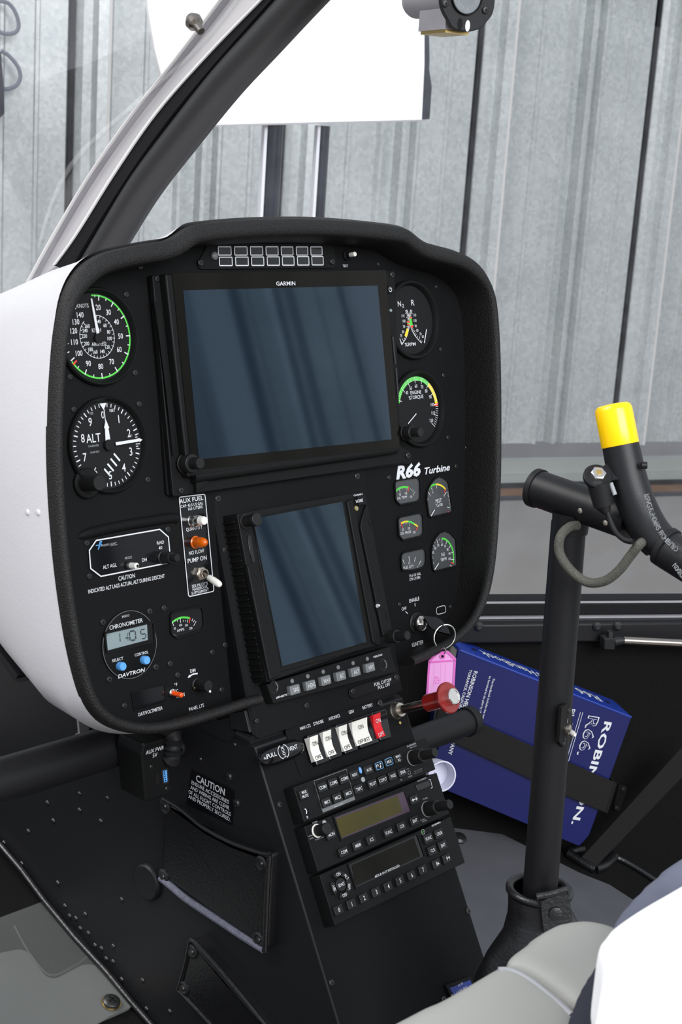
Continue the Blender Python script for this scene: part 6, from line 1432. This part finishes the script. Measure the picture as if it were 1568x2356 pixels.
for i in range(48): d.T.tick((X,Y),i*7.5,rf*.55,rf*.82,rf*.025,.0047,'grey_print')
for x,y in ((1250,115),(800,40)): screw(d,*zk(x,y),9,.004)
for x,y,m in ((968,268,'matte_black'),(1052,292,'white_print')):
    X2,Y2=d.uv(*zk(x,y),.004); b=MB(); b.prism([(X2+.0022*math.cos(i*PI/6),Y2+.0044*math.sin(i*PI/6)) for i in range(12)],.004,.0043,m); b.build('adjuster_slot',d.e)
# body behind
X,Y=d.uv(*zk(1000,-50)); rb=abs(d.uv(*zk(1000,165))[1]-Y)
b=MB(); b.lathe([(rb*.9,-.075),(rb*.98,-.072),(rb,-.068),(rb*.99,-.060),(rb,-.058),(rb,0)],'alu_grey',(X,Y),48); b.build('body',d.e,ang=.4)
P=[d.uv(*zk(*p)) for p in ((700,150),(1000,150),(1000,300),(700,290))]; xm,ym=d.uv(*zk(820,250))
b=MB(); b.box(X-.012,X+.010,Y-rb-.012,Y-rb+.004,-.045,-.003,'alu_grey',ch=.0005); b.build('light_housing',d.e)
b=MB(); b.box(X-.0115,X+.010,Y-rb-.0145,Y-rb-.012,-.042,-.003,'brass'); b.build('brass_strip',d.e); d.done()
# ================================================================ seat in the right foreground
def slab(P,z,h,r,m,dy=0,steps=7):
    """rounded cushion: outline given by pixels on the horizontal plane z"""
    HZ=Pl((0,0,z-r),(1,0,0),(0,1,0)); Q_=[HZ.hit(x,y+dy) for x,y in P]; q2=[(v.x,v.y) for v in Q_]
    q2=[tuple(v[:2]) for v in spline([(x,y,0) for x,y in q2],5,True)]
    b=MB(); b.loft([[(x,y,z-h) for x,y in q2],[(x,y,z) for x,y in q2]],m); return b
zs=CAM.z-.43
st1=Dev('seat','grey leather seat cushion with a pale seam in the lower right foreground','seat',PX,1240,2300)
si=st1.e.matrix_world.inverted()
def sadd(name,P,z,h,r,m,par,dy=58,lab=None):
    b=slab(P,z,h,r,m,dy); b.v=[tuple(par.matrix_world.inverted()@Vector(v)) for v in b.v]; o=b.build(name,par,ang=2); tag(o,lab)
    m_=o.modifiers.new('remesh','REMESH'); m_.mode='VOXEL'; m_.voxel_size=.0035; m_.use_smooth_shade=True
    m_=o.modifiers.new('smooth','SMOOTH'); m_.factor=.5; m_.iterations=max(4,int(r*1200)); return o
bpy.context.view_layer.update()
sadd('cushion_front',[(860,2400),(930,2350),(1000,2312),(1060,2278),(1110,2246),(1148,2226),(1200,2243),(1260,2285),(1318,2330),(1330,2420),(1250,2560),(900,2560)],zs,.10,.022,'leather_grey',st1.e)
sadd('cushion_rear',[(1150,2222),(1195,2180),(1240,2148),(1285,2127),(1340,2122),(1400,2135),(1450,2165),(1440,2240),(1400,2320),(1325,2330),(1265,2283),(1205,2242)],zs+.004,.10,.022,'leather_grey',st1.e)
HZ=Pl((0,0,zs-.002),(1,0,0),(0,1,0)); b=MB(); b.tube(spline([si@HZ.hit(x,y) for x,y in ((1146,2234),(1175,2236),(1215,2256),(1262,2292),(1315,2338))],6),.0022,'leather_seam',12); tag(b.build('seam',st1.e),'pale raised seam'); st1.done()
wc=Dev('side_bolster','large rounded cushion whitened to paint in sunlight, with dark navy edge in the lower right corner','cushion',PX,1450,2300)
sadd('sunlit_cover',[(1700,1985),(1600,2040),(1520,2085),(1450,2125),(1400,2165),(1366,2205),(1364,2222),(1374,2240),(1374,2275),(1366,2330),(1356,2400),(1356,2500),(1750,2500)],zs+.075,.05,.022,'sunlit_white',wc.e,dy=44)
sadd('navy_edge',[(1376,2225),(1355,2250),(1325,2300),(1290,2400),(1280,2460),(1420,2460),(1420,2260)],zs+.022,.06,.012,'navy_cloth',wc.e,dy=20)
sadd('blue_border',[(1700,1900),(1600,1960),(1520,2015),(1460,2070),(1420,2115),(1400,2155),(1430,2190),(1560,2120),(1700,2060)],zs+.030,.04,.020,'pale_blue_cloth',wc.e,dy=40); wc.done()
# ================================================================ left footwell floor sheets
def fp_(P,w=.0): return [PF.hit(x,y,w) for x,y in P]
fm=Dev('floor_protector','clear grey plastic protective sheet with rounded cut-outs on the left cabin floor','mat',PF,120,2250)
P=rnd([fm.uv(*p,.004) for p in ((-300,2260),(-60,2135),(108,2072),(132,2082),(303,2298),(302,2322),(225,2356),(60,2420),(-200,2600))],[.0,.0,.006,.008,.012,.012,0,0,0])
b=MB(); b.prism(P,.004,.0052,'mat_plastic'); b.build('clear_sheet',fm.e)
P=rnd([fm.uv(*c3(*p),.002) for p in ((-400,1500),(-60,1370),(110,1335),(165,1355),(255,1490),(310,1505),(470,1420),(540,1425),(590,1470),(735,1625),(740,1660),(620,1710),(400,1850),(-300,2100))],[0,0,.01,.01,.012,.012,.012,.012,.01,.01,.01,0,0,0])
b=MB(); b.prism(P,.0015,.003,'mat_sheet'); tag(b.build('frosted_sheet',fm.e),'paler frosted lower sheet')
x,y=fm.uv(*c3(627,1632),.006); b=MB(); b.lathe([(.0095,.0052),(.0095,.0060)],'brass',(x,y),24); b.lathe([(.0085,.006),(.0082,.0085),(.006,.0100),(.003,.0104)],'screw_black',(x,y),24)
for a in (.2,.2+PI/2): b.box(-.004,.004,-.0008,.0008,.0103,.0108,'matte_black',M=Matrix.Translation((x,y,0))@Matrix.Rotation(a,4,'Z'))
b.build('screw',fm.e)
P=[fm.uv(*c3(*p),.001) for p in ((75,1200),(300,1080),(330,1110),(560,1400),(500,1370),(430,1420),(300,1480),(250,1470),(150,1330))]
b=MB(); b.tube(spline([Vector((*fm.uv(*c3(*p),.0045),.0045)) for p in ((80,1200),(150,1330),(240,1450),(310,1478),(430,1420),(500,1372),(530,1385))],6),.0012,'mat_plastic',8); b.build('moulded_fold',fm.e)
fm.done()
b=MB(); P=fp_([(-200,1930),(30,1965),(120,2060),(360,2356),(460,2480),(-100,2500)],.0); P=[p for p in P]
b=MB(); b.tube([PS.hit(x,y,.006) for x,y in [c3(*p) for p in ((-60,690),(0,745),(120,885),(250,1060),(420,1265),(600,1460),(740,1630),(880,1790))]],.0034,'leather_black',12)
tag(b.build('edge_piping'),'dark rolled piping along the foot of the console side wall, bottom left','piping')
bpy.data.objects.remove(FO)
